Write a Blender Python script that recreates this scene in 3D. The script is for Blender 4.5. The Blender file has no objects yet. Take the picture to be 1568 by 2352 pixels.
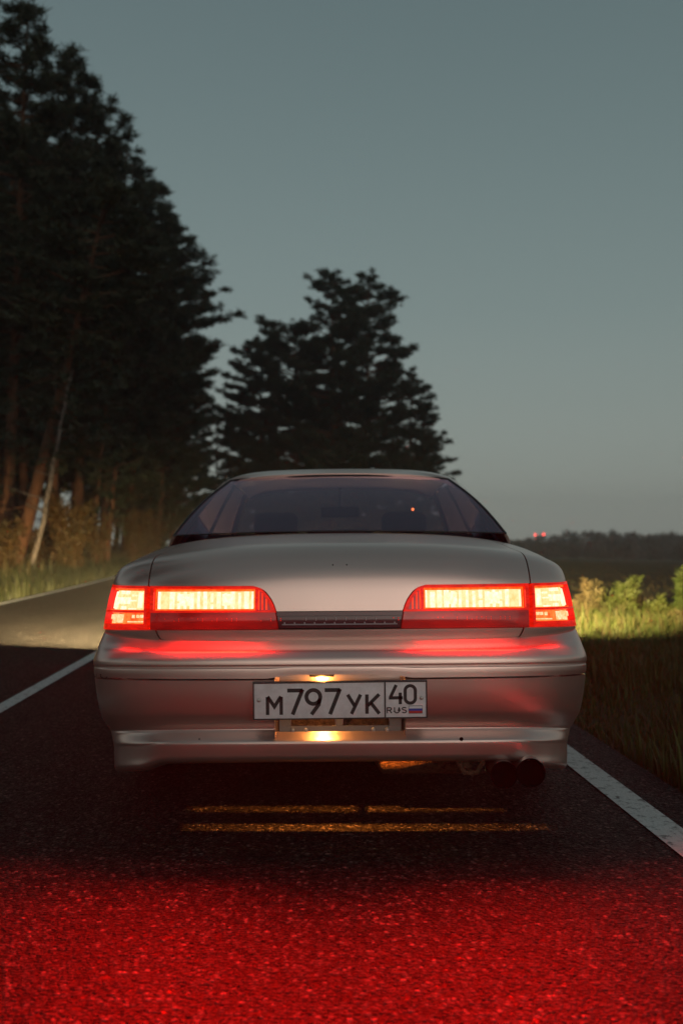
import bpy, math, random
import numpy as np
from mathutils import Vector, Matrix

R = math.radians
PI = math.pi
scene = bpy.context.scene
COL = scene.collection

# ------------------------------------------------------------------ camera
CAM_Z = 0.90
FPX = 2136.0          # focal length in units of a 1568 pixel wide frame
cam_d = bpy.data.cameras.new('camera')
cam_d.sensor_fit = 'HORIZONTAL'
cam_d.sensor_width = 24.0
cam_d.lens = FPX / 1568.0 * 24.0
cam_d.shift_y = 0.0472
cam_d.clip_start = 0.05
cam_d.clip_end = 9000.0
cam_d.dof.use_dof = True
cam_d.dof.focus_distance = 2.86
cam_d.dof.aperture_fstop = 2.6
cam = bpy.data.objects.new('camera', cam_d)
cam.location = (0, 0, CAM_Z)
cam.rotation_euler = (R(90), 0, 0)
COL.objects.link(cam)
scene.camera = cam

# ------------------------------------------------------------------ dusk sky and last afterglow
SUN_EL, SUN_AZ = R(10.0), R(180 - 14)      # behind the camera, a little to the right
world = bpy.data.worlds.new('World')
scene.world = world
world.use_nodes = True
wn, wl = world.node_tree.nodes, world.node_tree.links
wn.clear()
sky = wn.new('ShaderNodeTexSky')
sky.sky_type = 'NISHITA'
sky.sun_disc = False
sky.sun_elevation = SUN_EL
sky.sun_rotation = SUN_AZ
sky.air_density = 1.2
sky.dust_density = 2.0
sky.ozone_density = 2.0
hsv = wn.new('ShaderNodeHueSaturation')
hsv.inputs['Saturation'].default_value = 0.30
hsv.inputs['Value'].default_value = 0.13
mixw = wn.new('ShaderNodeMix'); mixw.data_type = 'RGBA'
mixw.inputs[0].default_value = 0.83
wtc = wn.new('ShaderNodeTexCoord'); wsep = wn.new('ShaderNodeSeparateXYZ')
wramp = wn.new('ShaderNodeValToRGB')            # thin evening air: paler towards the horizon all the way round
wramp.color_ramp.interpolation = 'B_SPLINE'
els = wramp.color_ramp.elements
els[0].position = 0.0; els[0].color = (.345, .360, .315, 1)
els[1].position = 1.0; els[1].color = (.064, .102, .111, 1)
for p_, c_ in ((.09, (.250, .288, .256)), (.24, (.156, .222, .210)), (.50, (.076, .132, .136))):
    q_ = els.new(p_); q_.color = (*c_, 1)
wl.new(wtc.outputs['Generated'], wsep.inputs[0]); wl.new(wsep.outputs['Z'], wramp.inputs[0]); wl.new(wramp.outputs[0], mixw.inputs[7])
bg = wn.new('ShaderNodeBackground'); bg.inputs['Strength'].default_value = 1.0
wo = wn.new('ShaderNodeOutputWorld')
wl.new(sky.outputs[0], hsv.inputs['Color'])
wl.new(hsv.outputs[0], mixw.inputs[6])
wl.new(mixw.outputs[2], bg.inputs['Color'])
wl.new(bg.outputs[0], wo.inputs['Surface'])

sun_d = bpy.data.lights.new('afterglow_sun', 'SUN')
sun_d.energy = 0.4
sun_d.angle = R(62)
sun_d.color = (1.0, 0.84, 0.72)
sun = bpy.data.objects.new('afterglow_sun', sun_d)
sd = Vector((math.sin(SUN_AZ) * math.cos(SUN_EL), math.cos(SUN_AZ) * math.cos(SUN_EL), math.sin(SUN_EL)))
sun.rotation_euler = sd.to_track_quat('Z', 'Y').to_euler()
COL.objects.link(sun)

vs = scene.view_settings
vs.view_transform = 'Standard'
vs.look = 'None'
vs.exposure = 0.0
vs.gamma = 1.0
vs.use_curve_mapping = False
scene.cycles.use_denoising = True
scene.cycles.sample_clamp_indirect = 4.0
scene.cycles.max_bounces = 8
scene.cycles.transparent_max_bounces = 12
scene.cycles.caustics_reflective = False
scene.cycles.caustics_refractive = False

# ------------------------------------------------------------------ materials
def mat(name, color=(.5, .5, .5), rough=.5, metal=0., coat=0., emis=None, estr=1., spec=.5):
    m = bpy.data.materials.new(name)
    m.use_nodes = True
    b = m.node_tree.nodes['Principled BSDF']
    b.inputs['Base Color'].default_value = (*color, 1)
    b.inputs['Roughness'].default_value = rough
    b.inputs['Metallic'].default_value = metal
    b.inputs['Specular IOR Level'].default_value = spec
    if coat:
        b.inputs['Coat Weight'].default_value = coat
        b.inputs['Coat Roughness'].default_value = 0.06
    if emis:
        b.inputs['Emission Color'].default_value = (*emis, 1)
        b.inputs['Emission Strength'].default_value = estr
    return m

class N:
    """small node-tree helper"""
    def __init__(s, m):
        s.t = m.node_tree; s.n = s.t.nodes; s.l = s.t.links
        s.b = s.n.get('Principled BSDF')
    def new(s, k, **kw):
        n = s.n.new(k)
        for a, v in kw.items(): setattr(n, a, v)
        return n
    def coord(s, scale=(1, 1, 1), kind='Object'):
        tc = s.new('ShaderNodeTexCoord'); mp = s.new('ShaderNodeMapping')
        mp.inputs['Scale'].default_value = scale
        s.l.new(tc.outputs[kind], mp.inputs[0]); return mp.outputs[0]
    def pos(s, scale=(1, 1, 1)):
        g = s.new('ShaderNodeNewGeometry'); mp = s.new('ShaderNodeMapping')
        mp.inputs['Scale'].default_value = scale
        s.l.new(g.outputs['Position'], mp.inputs[0]); return mp.outputs[0]
    def noise(s, vec, scale, detail=4, rough=.55, out=0):
        n = s.new('ShaderNodeTexNoise')
        n.inputs['Scale'].default_value = scale; n.inputs['Detail'].default_value = detail
        n.inputs['Roughness'].default_value = rough
        s.l.new(vec, n.inputs['Vector']); return n.outputs[out]
    def ramp(s, fac, stops):
        r = s.new('ShaderNodeValToRGB'); e = r.color_ramp.elements
        while len(e) > 1: e.remove(e[-1])
        e[0].position, e[0].color = stops[0][0], (*stops[0][1], 1)
        for p, c in stops[1:]:
            q = e.new(p); q.color = (*c, 1)
        s.l.new(fac, r.inputs[0]); return r.outputs[0]
    def math(s, op, a, b=None, c=None):
        m = s.new('ShaderNodeMath', operation=op)
        for i, v in enumerate((a, b, c)):
            if v is None: continue
            if isinstance(v, (int, float)): m.inputs[i].default_value = v
            else: s.l.new(v, m.inputs[i])
        return m.outputs[0]
    def mix(s, fac, a, b, blend='MIX'):
        m = s.new('ShaderNodeMix', data_type='RGBA', blend_type=blend)
        for i, v in ((0, fac), (6, a), (7, b)):
            if isinstance(v, (int, float)): m.inputs[i].default_value = v
            elif isinstance(v, tuple): m.inputs[i].default_value = (*v, 1)
            else: s.l.new(v, m.inputs[i])
        return m.outputs[2]
    def bump(s, h, strength=.3, dist=.01, normal=None):
        b = s.new('ShaderNodeBump'); b.inputs['Strength'].default_value = strength
        b.inputs['Distance'].default_value = dist
        s.l.new(h, b.inputs['Height'])
        if normal: s.l.new(normal, b.inputs['Normal'])
        return b.outputs[0]
    def to(s, out, name): s.l.new(out, s.b.inputs[name])

def m_paint():
    m = mat('silver_paint', (.43, .39, .365), .30, .90, .12)
    k = N(m); v = k.coord()
    n1 = k.noise(v, 3.0, 5)
    n2 = k.noise(v, 900.0, 1)
    k.to(k.mix(n1, (.74, .545, .485), (.83, .61, .545)), 'Base Color')
    k.to(k.math('ADD', k.math('MULTIPLY', n1, .16), .24), 'Roughness')
    k.to(k.bump(n2, .04, .001), 'Normal')
    return m

def m_asphalt():
    m = mat('asphalt', (.06, .06, .06), .55, spec=.06)
    k = N(m); p = k.pos()
    warp = k.noise(p, 60, 2, out=1)
    vm = k.new('ShaderNodeMix', data_type='RGBA'); vm.blend_type = 'ADD'
    vm.inputs[0].default_value = 0.006
    k.l.new(p, vm.inputs[6]); k.l.new(warp, vm.inputs[7])
    def voro(scale, feat='F1'):
        q = k.new('ShaderNodeTexVoronoi', feature=feat)
        q.inputs['Scale'].default_value = scale
        k.l.new(vm.outputs[2], q.inputs['Vector']); return q
    a = voro(88); b = voro(165)
    ra = k.new('ShaderNodeSeparateColor'); k.l.new(a.outputs['Color'], ra.inputs[0])
    rb = k.new('ShaderNodeSeparateColor'); k.l.new(b.outputs['Color'], rb.inputs[0])
    # dome of each chip, a different height for each
    da = k.math('MULTIPLY', k.math('SUBTRACT', 1.0, k.math('MULTIPLY', a.outputs['Distance'], 1.35)), k.math('ADD', k.math('MULTIPLY', ra.outputs[0], .9), .25))
    db = k.math('MULTIPLY', k.math('SUBTRACT', 1.0, k.math('MULTIPLY', b.outputs['Distance'], 1.3)), k.math('ADD', k.math('MULTIPLY', rb.outputs[0], .5), .2))
    patch = k.noise(p, 1.3, 5)
    fine = k.noise(p, 420, 3)
    pits = k.ramp(k.noise(p, 34, 3, .7), [(.0, (0, 0, 0)), (.37, (0, 0, 0)), (.46, (1, 1, 1)), (1, (1, 1, 1))])
    ps = k.new('ShaderNodeSeparateColor'); k.l.new(pits, ps.inputs[0])
    h = k.math('MULTIPLY', k.math('ADD', k.math('ADD', da, k.math('MULTIPLY', db, .6)), k.math('MULTIPLY', fine, .25)), ps.outputs[0])
    chip = k.ramp(ra.outputs[1], [(0, (.006, .006, .006)), (.3, (.014, .013, .013)), (.6, (.030, .028, .027)), (.82, (.050, .046, .044)), (.92, (.085, .074, .070)), (1, (.17, .145, .135))])
    gap = k.ramp(a.outputs['Distance'], [(0, (1, 1, 1)), (.35, (1, 1, 1)), (.62, (.35, .35, .35)), (1, (.25, .25, .25))])
    col = k.mix(1.0, chip, gap, 'MULTIPLY')
    col = k.mix(1.0, col, pits, 'MULTIPLY')
    col = k.mix(k.math('MULTIPLY', patch, .25), col, (.020, .018, .018))
    blot = k.ramp(k.noise(k.pos((1.0, .35, 1.0)), 1.9, 6, .65), [(.28, (.45, .45, .45)), (.5, (1, 1, 1)), (.72, (1.25, 1.22, 1.2))])
    col = k.mix(1.0, col, blot, 'MULTIPLY')
    k.to(col, 'Base Color')
    k.to(k.math('ADD', k.math('MULTIPLY', rb.outputs[1], .3), .45), 'Roughness')
    k.to(k.bump(h, 1.0, .009), 'Normal')
    return m

def m_line():
    m = mat('line_paint', (.6, .6, .58), .7)
    k = N(m); p = k.pos()
    q = k.new('ShaderNodeTexVoronoi'); q.inputs['Scale'].default_value = 95
    k.l.new(p, q.inputs['Vector'])
    n = k.noise(p, 9, 6, .7)
    wear = k.ramp(k.noise(p, 30, 5, .75), [(0, (.12, .12, .12)), (.36, (.2, .2, .2)), (.47, (1, 1, 1)), (1, (1, 1, 1))])
    col = k.mix(n, (.46, .46, .45), (.66, .66, .64))
    k.to(k.mix(1.0, col, wear, 'MULTIPLY'), 'Base Color')
    k.to(k.bump(q.outputs['Distance'], .6, .004), 'Normal')
    return m

def m_ground():
    m = mat('field_soil', (.04, .04, .025), .95, spec=.1)
    k = N(m); p = k.pos()
    n1 = k.noise(p, .05, 6, .65); n2 = k.noise(p, 2.2, 6, .7)
    c = k.mix(n1, (.050, .048, .026), (.095, .078, .048))
    c = k.mix(k.math('MULTIPLY', n2, .6), c, (.03, .025, .015))
    k.to(c, 'Base Color'); k.to(k.bump(n2, .8, .05), 'Normal')
    return m

def m_leaf(name, a, b, scale=1.5, rough=.6):
    m = mat(name, a, rough, spec=.25)
    k = N(m); p = k.pos()
    k.to(k.mix(k.ramp(k.noise(p, scale, 3), [(.3, (0, 0, 0)), (.7, (1, 1, 1))]), a, b), 'Base Color')
    k.b.inputs['Transmission Weight'].default_value = 0.0
    return m

def m_bark(name, a, b, sc=(6, 6, 1.2), pale=False):
    m = mat(name, a, .9, spec=.15)
    k = N(m); v = k.coord(sc)
    n = k.noise(v, 2.0, 6, .7)
    st = [(.32, a), (.55, b), (1, b)] if not pale else [(.0, a), (.42, a), (.5, b), (1, b)]
    k.to(k.ramp(n, st), 'Base Color'); k.to(k.bump(n, .8, .03), 'Normal')
    return m

def m_glass(name, tint, gloss_rough=.015, ior=1.5):
    m = bpy.data.materials.new(name); m.use_nodes = True
    k = N(m); k.n.clear()
    tr = k.new('ShaderNodeBsdfTransparent'); tr.inputs[0].default_value = (*tint, 1)
    gl = k.new('ShaderNodeBsdfGlossy'); gl.inputs['Color'].default_value = (1, .80, 1, 1)
    gl.inputs['Roughness'].default_value = gloss_rough
    fr = k.new('ShaderNodeFresnel'); fr.inputs[0].default_value = ior
    mx = k.new('ShaderNodeMixShader'); o = k.new('ShaderNodeOutputMaterial')
    k.l.new(fr.outputs[0], mx.inputs[0]); k.l.new(tr.outputs[0], mx.inputs[1]); k.l.new(gl.outputs[0], mx.inputs[2])
    k.l.new(mx.outputs[0], o.inputs[0])
    return m

def m_lit(name, red, ga, gb, ba, bb, scale=(60, 60, 45)):
    """a lit bulb chamber seen through its patterned red lens"""
    m = bpy.data.materials.new(name); m.use_nodes = True
    k = N(m); k.n.clear()
    v = k.coord(scale)
    n = k.noise(v, 1.0, 4, .7)
    cc = k.new('ShaderNodeCombineColor')
    f = k.ramp(n, [(.36, (0, 0, 0)), (.62, (1, 1, 1))])
    s = k.new('ShaderNodeSeparateColor'); k.l.new(f, s.inputs[0])
    cc.inputs[0].default_value = red
    k.l.new(k.math('ADD', k.math('MULTIPLY', s.outputs[0], gb - ga), ga), cc.inputs[1])
    k.l.new(k.math('ADD', k.math('MULTIPLY', s.outputs[0], bb - ba), ba), cc.inputs[2])
    e = k.new('ShaderNodeEmission'); o = k.new('ShaderNodeOutputMaterial')
    k.l.new(cc.outputs[0], e.inputs[0]); k.l.new(e.outputs[0], o.inputs[0])
    return m

MT = {
    'paint': m_paint(),
    'asphalt': m_asphalt(),
    'line': m_line(),
    'ground': m_ground(),
    'needle': m_leaf('pine_needles', (.022, .030, .016), (.040, .042, .020), .6),
    'needle_dry': m_leaf('dry_needles', (.05, .035, .016), (.035, .04, .018), .6),
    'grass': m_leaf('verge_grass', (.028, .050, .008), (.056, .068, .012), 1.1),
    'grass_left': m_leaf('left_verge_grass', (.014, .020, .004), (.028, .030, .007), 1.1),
    'grass_dry': m_leaf('dry_grass', (.085, .058, .025), (.058, .055, .018), 1.4),
    'field_blade': m_leaf('field_grass', (.040, .040, .018), (.065, .052, .026), .3),
    'shrub': m_leaf('shrub_leaves', (.062, .032, .008), (.038, .028, .008), 2.0),
    'wood_far': m_leaf('far_wood', (.095, .072, .055), (.13, .10, .075), .05, .9),  # colour lifted to stand in for haze over the distance
    'bark': m_bark('pine_bark', (.035, .019, .013), (.105, .048, .026)),
    'birch': m_bark('birch_bark', (.04, .034, .028), (.17, .14, .12), (9, 9, 2.2), True),
    'black': mat('black_plastic', (.012, .012, .013), .5),
    'rubber': mat('rubber', (.015, .015, .015), .75),
    'seal': mat('rubber_seal', (.01, .01, .012), .45),
    'under': mat('underbody', (.010, .010, .010), .9),
    'steel': mat('exhaust_steel', (.26, .24, .235), .38, 1.0),
    'pipe_in': mat('black_bore', (.004, .004, .004), .95, spec=0.),  # near-black and matt, for bore, lip and small holes
    'rust': m_bark('rusty_steel', (.03, .018, .012), (.14, .08, .05), (30, 30, 30)),
    'alloy': mat('wheel_alloy', (.45, .45, .46), .35, .9),
    'plate': None,
    'ink': mat('plate_ink', (.015, .012, .012), .55),
    'redlens': mat('red_lens', (.30, .008, .005), .25, 0, 0, (1, .012, .003), .46, .3),
    'lit_edge': m_lit('edge_bloom_glow', 2.2, .10, .22, .008, .03),  # orange glow put in to imitate bloom beside the lit window
    'redlens_dark': mat('dark_red_lens', (.14, .008, .010), .15, 0, .4, (1, .010, .004), .15),
    'redlens_off': mat('unlit_red_lens', (.10, .012, .018), .18, 0, .4),
    'lit': m_lit('stop_lamp_glow', 5.0, .72, .95, .25, .46),
    'lit_rib': m_lit('stop_lamp_prism', 6.0, .95, 1.25, .50, .90, (90, 90, 60)),
    'lit_amber': m_lit('signal_glow', 2.6, .10, .30, .015, .06, (30, 30, 30)),
    'lit_amber_rib': m_lit('signal_prism', 5.0, .5, .95, .14, .55, (70, 70, 60)),
    'chrome': mat('chrome', (.7, .7, .7), .12, 1.0),
    'interior': mat('interior_cloth', (.16, .13, .14), .8),
    'dash': mat('dash_plastic', (.06, .05, .055), .6),
    'glass': m_glass('tinted_glass', (.56, .47, .57), ior=1.75),
    'clear': m_glass('clear_glass', (.93, .95, .95)),
    'mirror': mat('mirror_glass', (.6, .6, .6), .03, 1.0),
    'bolt': mat('zinc_bolt', (.5, .47, .44), .35, .8),
    'blue': mat('flag_blue', (.03, .05, .35), .5),
    'red': mat('flag_red', (.45, .02, .02), .5),
    'white': mat('flag_white', (.72, .70, .72), .5),
}
def m_plate():
    m = mat('plate_white', (.74, .71, .73), .5)
    k = N(m); v = k.coord()
    k.to(k.mix(k.ramp(k.noise(v, 22, 6, .7), [(.35, (0, 0, 0)), (.7, (1, 1, 1))]), (.62, .57, .58), (.78, .75, .77)), 'Base Color')
    return m
MT['plate'] = m_plate()
def vary_glow(m, lo, hi, scale):      # moulded lens: the glow through it is uneven
    k = N(m); n = k.noise(k.coord((1, 1, 3)), scale, 4, .7)
    k.to(k.math('ADD', k.math('MULTIPLY', n, (hi - lo) * 1.6), lo - (hi - lo) * .3), 'Emission Strength')
vary_glow(MT['redlens'], .22, .95, 26.0)
vary_glow(MT['redlens_dark'], .05, .26, 14.0)

# ------------------------------------------------------------------ mesh helpers
def link(o, parent=None):
    COL.objects.link(o)
    if parent: o.parent = parent
    return o

def tag(o, label=None, cat=None, group=None, kind=None):
    if label: o['label'] = label
    if cat: o['category'] = cat
    if group: o['group'] = group
    if kind: o['kind'] = kind
    return o

def empty(name, loc=(0, 0, 0), rot=(0, 0, 0)):
    o = bpy.data.objects.new(name, None); o.location = loc; o.rotation_euler = rot
    o.empty_display_size = .2
    return link(o)

class MB:
    def __init__(s): s.v = []; s.f = []; s.sm = []
    def add(s, v, f, smooth=True):
        b = len(s.v); s.v.extend([tuple(map(float, p)) for p in v])
        s.f.extend([tuple(i + b for i in q) for q in f]); s.sm.extend([smooth] * len(f))
        return s
    def box(s, c, d, bev=0., rotz=0., rotx=0.):
        x, y, z = d[0] / 2, d[1] / 2, d[2] / 2
        m = Matrix.Translation(c) @ Matrix.Rotation(rotz, 4, 'Z') @ Matrix.Rotation(rotx, 4, 'X')
        if bev <= 0:
            v = [(i, j, k) for i in (-x, x) for j in (-y, y) for k in (-z, z)]
            f = [(0, 1, 3, 2), (4, 6, 7, 5), (0, 4, 5, 1), (2, 3, 7, 6), (0, 2, 6, 4), (1, 5, 7, 3)]
            return s.add([m @ Vector(p) for p in v], f, False)
        import bmesh
        bm = bmesh.new(); bmesh.ops.create_cube(bm, size=1)
        bmesh.ops.scale(bm, vec=d, verts=bm.verts)
        bmesh.ops.bevel(bm, geom=bm.edges[:], offset=bev, segments=3, affect='EDGES', profile=.5)
        bm.verts.index_update()
        s.add([m @ q.co for q in bm.verts], [[q.index for q in g.verts] for g in bm.faces], True)
        bm.free(); return s
    def tube(s, pts, rad, n=10, caps=True):
        pts = [Vector(p) for p in pts]; m = len(pts)
        rad = rad if hasattr(rad, '__len__') else [rad] * m
        v = []; up = Vector((0, 0, 1))
        for i, p in enumerate(pts):
            t = (pts[min(i + 1, m - 1)] - pts[max(i - 1, 0)]).normalized()
            a = up if abs(t.dot(up)) < .95 else Vector((1, 0, 0))
            e1 = t.cross(a).normalized(); e2 = t.cross(e1)
            for j in range(n):
                th = 2 * PI * j / n
                v.append(p + (e1 * math.cos(th) + e2 * math.sin(th)) * rad[i])
        f = [(i * n + j, i * n + (j + 1) % n, (i + 1) * n + (j + 1) % n, (i + 1) * n + j) for i in range(m - 1) for j in range(n)]
        if caps:
            f.append(tuple(range(n))); f.append(tuple((m - 1) * n + j for j in reversed(range(n))))
        return s.add(v, f)
    def lathe(s, prof, center, axis='Y', n=32):
        """prof: list of (radius, along)"""
        v = []
        for r, a in prof:
            for j in range(n):
                th = 2 * PI * j / n
                c_, s_ = r * math.cos(th), r * math.sin(th)
                p = (c_, a, s_) if axis == 'Y' else (a, c_, s_) if axis == 'X' else (c_, s_, a)
                v.append((p[0] + center[0], p[1] + center[1], p[2] + center[2]))
        m = len(prof)
        f = [(i * n + j, i * n + (j + 1) % n, (i + 1) * n + (j + 1) % n, (i + 1) * n + j) for i in range(m - 1) for j in range(n)]
        return s.add(v, f)
    def grid(s, P, thick=0., smooth=True, back=False):
        """P[nv][nu] points; thick > 0 folds the rim inwards (against the face normal)"""
        P = np.asarray(P, float); nv, nu = P.shape[:2]
        idx = np.arange(nv * nu).reshape(nv, nu)
        f = [(idx[i, j], idx[i, j + 1], idx[i + 1, j + 1], idx[i + 1, j]) for i in range(nv - 1) for j in range(nu - 1)]
        s.add(P.reshape(-1, 3), f, smooth)
        if thick:
            du = np.gradient(P, axis=1); dv = np.gradient(P, axis=0)
            n = np.cross(du, dv); n /= np.maximum(np.linalg.norm(n, axis=2, keepdims=True), 1e-9)
            Q = P - n * thick
            ring = [(0, j) for j in range(nu)] + [(i, nu - 1) for i in range(1, nv)] + [(nv - 1, j) for j in range(nu - 2, -1, -1)] + [(i, 0) for i in range(nv - 2, 0, -1)]
            m = len(ring)
            v = [P[i] for i in ring] + [Q[i] for i in ring]
            s.add(v, [(k, m + k, m + (k + 1) % m, (k + 1) % m) for k in range(m)], False)
            if back: s.add(Q.reshape(-1, 3), [q[::-1] for q in f], smooth)
        return s
    def build(s, name, material, parent=None):
        me = bpy.data.meshes.new(name)
        me.from_pydata(s.v, [], [tuple(int(i) for i in q) for q in s.f])
        me.polygons.foreach_set('use_smooth', s.sm)
        me.materials.append(material if not isinstance(material, str) else MT[material])
        me.update()
        return link(bpy.data.objects.new(name, me), parent)

def np_mesh(name, V, F, material, parent=None, smooth=False):
    """V (n,3) array, F (m,3) triangle array"""
    me = bpy.data.meshes.new(name)
    V = np.ascontiguousarray(V, np.float32); F = np.ascontiguousarray(F, np.int32)
    me.vertices.add(len(V)); me.vertices.foreach_set('co', V.ravel())
    me.loops.add(F.size); me.loops.foreach_set('vertex_index', F.ravel())
    me.polygons.add(len(F)); me.polygons.foreach_set('loop_start', np.arange(0, F.size, 3, dtype=np.int32))
    me.polygons.foreach_set('use_smooth', np.full(len(F), smooth))
    me.materials.append(MT[material] if isinstance(material, str) else material)
    me.update(calc_edges=True)
    return link(bpy.data.objects.new(name, me), parent)

def sstep(x, a, b):
    t = np.clip((np.asarray(x, float) - a) / (b - a), 0, 1); return t * t * (3 - 2 * t)

# ------------------------------------------------------------------ ground, road, markings
def road_x(y):
    y = np.asarray(y, float)
    yy = np.clip(y, 7, 100) - 7
    return -0.053 * y - 0.0016 * yy ** 2 - np.where(y > 100, .2976 * (y - 100), 0)
LEFT_EDGE, RIGHT_EDGE = -4.44, 1.41

def terrain(x, y):
    d = np.asarray(x, float) - road_x(y)
    r = np.maximum(d - RIGHT_EDGE, 0); l = np.maximum(LEFT_EDGE - d, 0)
    z = -.035 - .022 * np.maximum(r - 5.0, 0)
    z = np.maximum(z, -7.2)
    z = z + .06 * sstep(r, .05, .8) * (r < 20) + .10 * np.sin(x * .9 + y * .5) * sstep(r, 1.5, 6) * .6
    z = z + .10 * sstep(l, .1, 1.2) + .55 * sstep(l, 2.5, 8) + .015 * np.minimum(np.maximum(l - 8, 0), 80)
    return z

def ribbon(name, a0, a1, z, ys, material, n=2):
    rows = []
    for y in ys:
        rx = float(road_x(y))
        rows.append([(rx + a0 + (a1 - a0) * i / (n - 1), y, z) for i in range(n)])
    o = MB().grid(rows, 0, True).build(name, material)
    return tag(o, kind='structure')

def build_ground():
    ds = np.concatenate([-np.geomspace(700, 7, 30), np.linspace(-6.8, 8, 60), np.geomspace(8.4, 760, 40)])
    ys = np.concatenate([np.linspace(-120, -10, 14), np.linspace(-8, 60, 90), np.geomspace(62, 860, 40)])
    DX, YY = np.meshgrid(ds, ys)
    fade = np.where(YY > 110, 0, 1)
    X = DX + road_x(np.minimum(YY, 400))
    Z = terrain(DX + road_x(YY), YY)
    P = np.stack([X, YY, Z], 2)
    o = MB().grid(P).build('ground', 'ground')
    tag(o, kind='structure')
    ys = np.concatenate([np.linspace(-40, 8, 25), np.linspace(9, 160, 110)])
    ribbon('road', LEFT_EDGE, RIGHT_EDGE, 0.0, ys, 'asphalt', 8)
    ribbon('right_edge_line', 1.118, 1.230, .004, ys, 'line', 3)
    ribbon('centre_line', -1.640, -1.548, .004, ys, 'line', 3)
    ribbon('left_edge_line', -4.35, -4.245, .004, ys, 'line', 3)
build_ground()

# ------------------------------------------------------------------ the car
CAR_Y = 2.80          # world y of the rearmost point of the car
DROP = .12            # the car is drawn round an eye height of 1.02 and stands this much lower
EYE = CAM_Z + DROP
car = empty('parked_car', (0, CAR_Y, -DROP), (0, R(-.42), 0))
tag(car, 'silver beige sedan seen from behind with its red tail lamps lit', 'car')

def pyz(py, yl): return EYE - (py - 1250.0) / FPX * (CAR_Y + yl)

class RowSurf:
    """stack of plan curves: centre (R,z), end (W, R+C, z-D), superellipse between"""
    def __init__(s, rows, n=3.0, flip=None, ext=.3, flare=.02):
        s.a = np.array([tuple(q) if len(q) > 5 else (*q, n) for q in rows], float)      # columns R z W C D n
        s.flip = flip; s.ext = ext; s.flare = flare
    def row(s, v):
        a = s.a; m = len(a); i = int(min(max(math.floor(v), 0), m - 2)); t = v - i
        p0, p1, p2, p3 = a[max(i - 1, 0)], a[i], a[i + 1], a[min(i + 2, m - 1)]
        d1 = (p2 - p0) / 2; d2 = (p3 - p1) / 2
        # limit the tangents so the profile does not overshoot
        d = p2 - p1
        for dd in (d1, d2):
            bad = dd * d <= 0; dd[bad] = 0
            big = np.abs(dd) > 2.2 * np.abs(d); dd[big] = 2.2 * d[big]
        return ((2 * t**3 - 3 * t**2 + 1) * p1 + (t**3 - 2 * t**2 + t) * d1 + (-2 * t**3 + 3 * t**2) * p2 + (t**3 - t**2) * d2)
    def t_of_x(s, v, x):
        W, n = s.row(v)[[2, 5]]; q = min(abs(x) / W, 1.0)
        return math.copysign(2 / PI * math.asin(q ** (n / 2)), x)
    def pt(s, v, t, off=0.):
        r, z, W, C, D, n = s.row(v)
        e = max(abs(t) - 1, 0); th = min(abs(t), 1) * PI / 2; sg = 1 if t >= 0 else -1
        k = 1 - max(math.cos(th), 0) ** (2 / n)
        x = W * math.sin(th) ** (2 / n) + s.flare * e
        y = r + C * k + e * s.ext
        p = np.array([sg * x, y, z - D * k])
        if s.flip is not None: p[1] = s.flip - p[1]
        return p
    def patch(s, v0, v1, nv, xl, xr, nu, off=0., zmod=None):
        """xl/xr: number (x) or ('t', value) or function of v returning either"""
        P = np.zeros((nv, nu, 3))
        for i in range(nv):
            v = v0 + (v1 - v0) * i / (nv - 1)
            ts = []
            for b in (xl, xr):
                b = b(v) if callable(b) else b
                ts.append(b[1] if isinstance(b, tuple) else s.t_of_x(v, b))
            for j in range(nu):
                P[i, j] = s.pt(v, ts[0] + (ts[1] - ts[0]) * j / (nu - 1))
        if s.flip is not None: P = P[:, ::-1]
        if zmod: P = zmod(P)
        if off:
            n = np.cross(np.gradient(P, axis=1), np.gradient(P, axis=0))
            n /= np.maximum(np.linalg.norm(n, axis=2, keepdims=True), 1e-9)
            P = P + n * off
        return P

def solve_rows(data, C, n):
    """data rows: py at centre, R, silhouette half width px, silhouette py -> R z W C D"""
    out = []
    th = np.linspace(0, PI / 2, 200)
    k = 1 - np.maximum(np.cos(th), 0) ** (2 / n); sx = np.sin(th) ** (2 / n)
    for py, r, s, pys in data:
        z = pyz(py, r); dep = CAR_Y + r + C * k
        ratio = sx / dep * FPX; i = int(np.argmax(ratio))
        W = s / ratio[i]
        zs = EYE - (pys - 1250) / FPX * dep[i]
        D = (z - zs) / k[i]
        out.append((r, z, W, C, D))
    return out

BODY_N = 3.0
low = solve_rows([(1492, .112, 540, 1463), (1474, .103, 541, 1450), (1444, .098, 540, 1441), (1424, .098, 537, 1420),
                  (1404, .101, 533, 1399), (1375, .106, 527, 1370), (1346, .113, 519, 1340)], .36, BODY_N)
def ex(r, z, e): return (r, z, e[0], e[1] - r, z - e[2])
W6, Z6 = low[6][2], low[6][1] - low[6][4]
up = [ex(.123, .921, (W6 - .000, .476, Z6 + .006)), ex(.140, .953, (W6, .481, Z6 + .010)), ex(.167, .985, (W6, .486, Z6 + .014)),
      ex(.205, 1.008, (W6 + .001, .495, Z6 + .017)), ex(.25, 1.021, (W6 + .003, .51, Z6 + .020)), ex(.31, 1.028, (W6 + .006, .55, Z6 + .022)),
      ex(.45, 1.036, (W6 + .015, .64, Z6 + .027)), ex(.65, 1.048, (W6 + .027, .78, Z6 + .034)), ex(.90, 1.062, (W6 + .04, 1.0, Z6 + .044)),
      ex(1.05, 1.069, (W6 + .046, 1.12, Z6 + .048))]
up = [(*q, n_) for q, n_ in zip(up, (2.9, 2.75, 2.6, 2.45, 2.35, 2.3, 2.3, 2.35, 2.4, 2.4))]
BODY = RowSurf(low + up, BODY_N)
V_BOT, V_LBOT, V_MID, V_LTOP, V_EDGE, V_END = 1.0, 2.0, 4.0, 6.0, 11.0, 16.0

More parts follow.
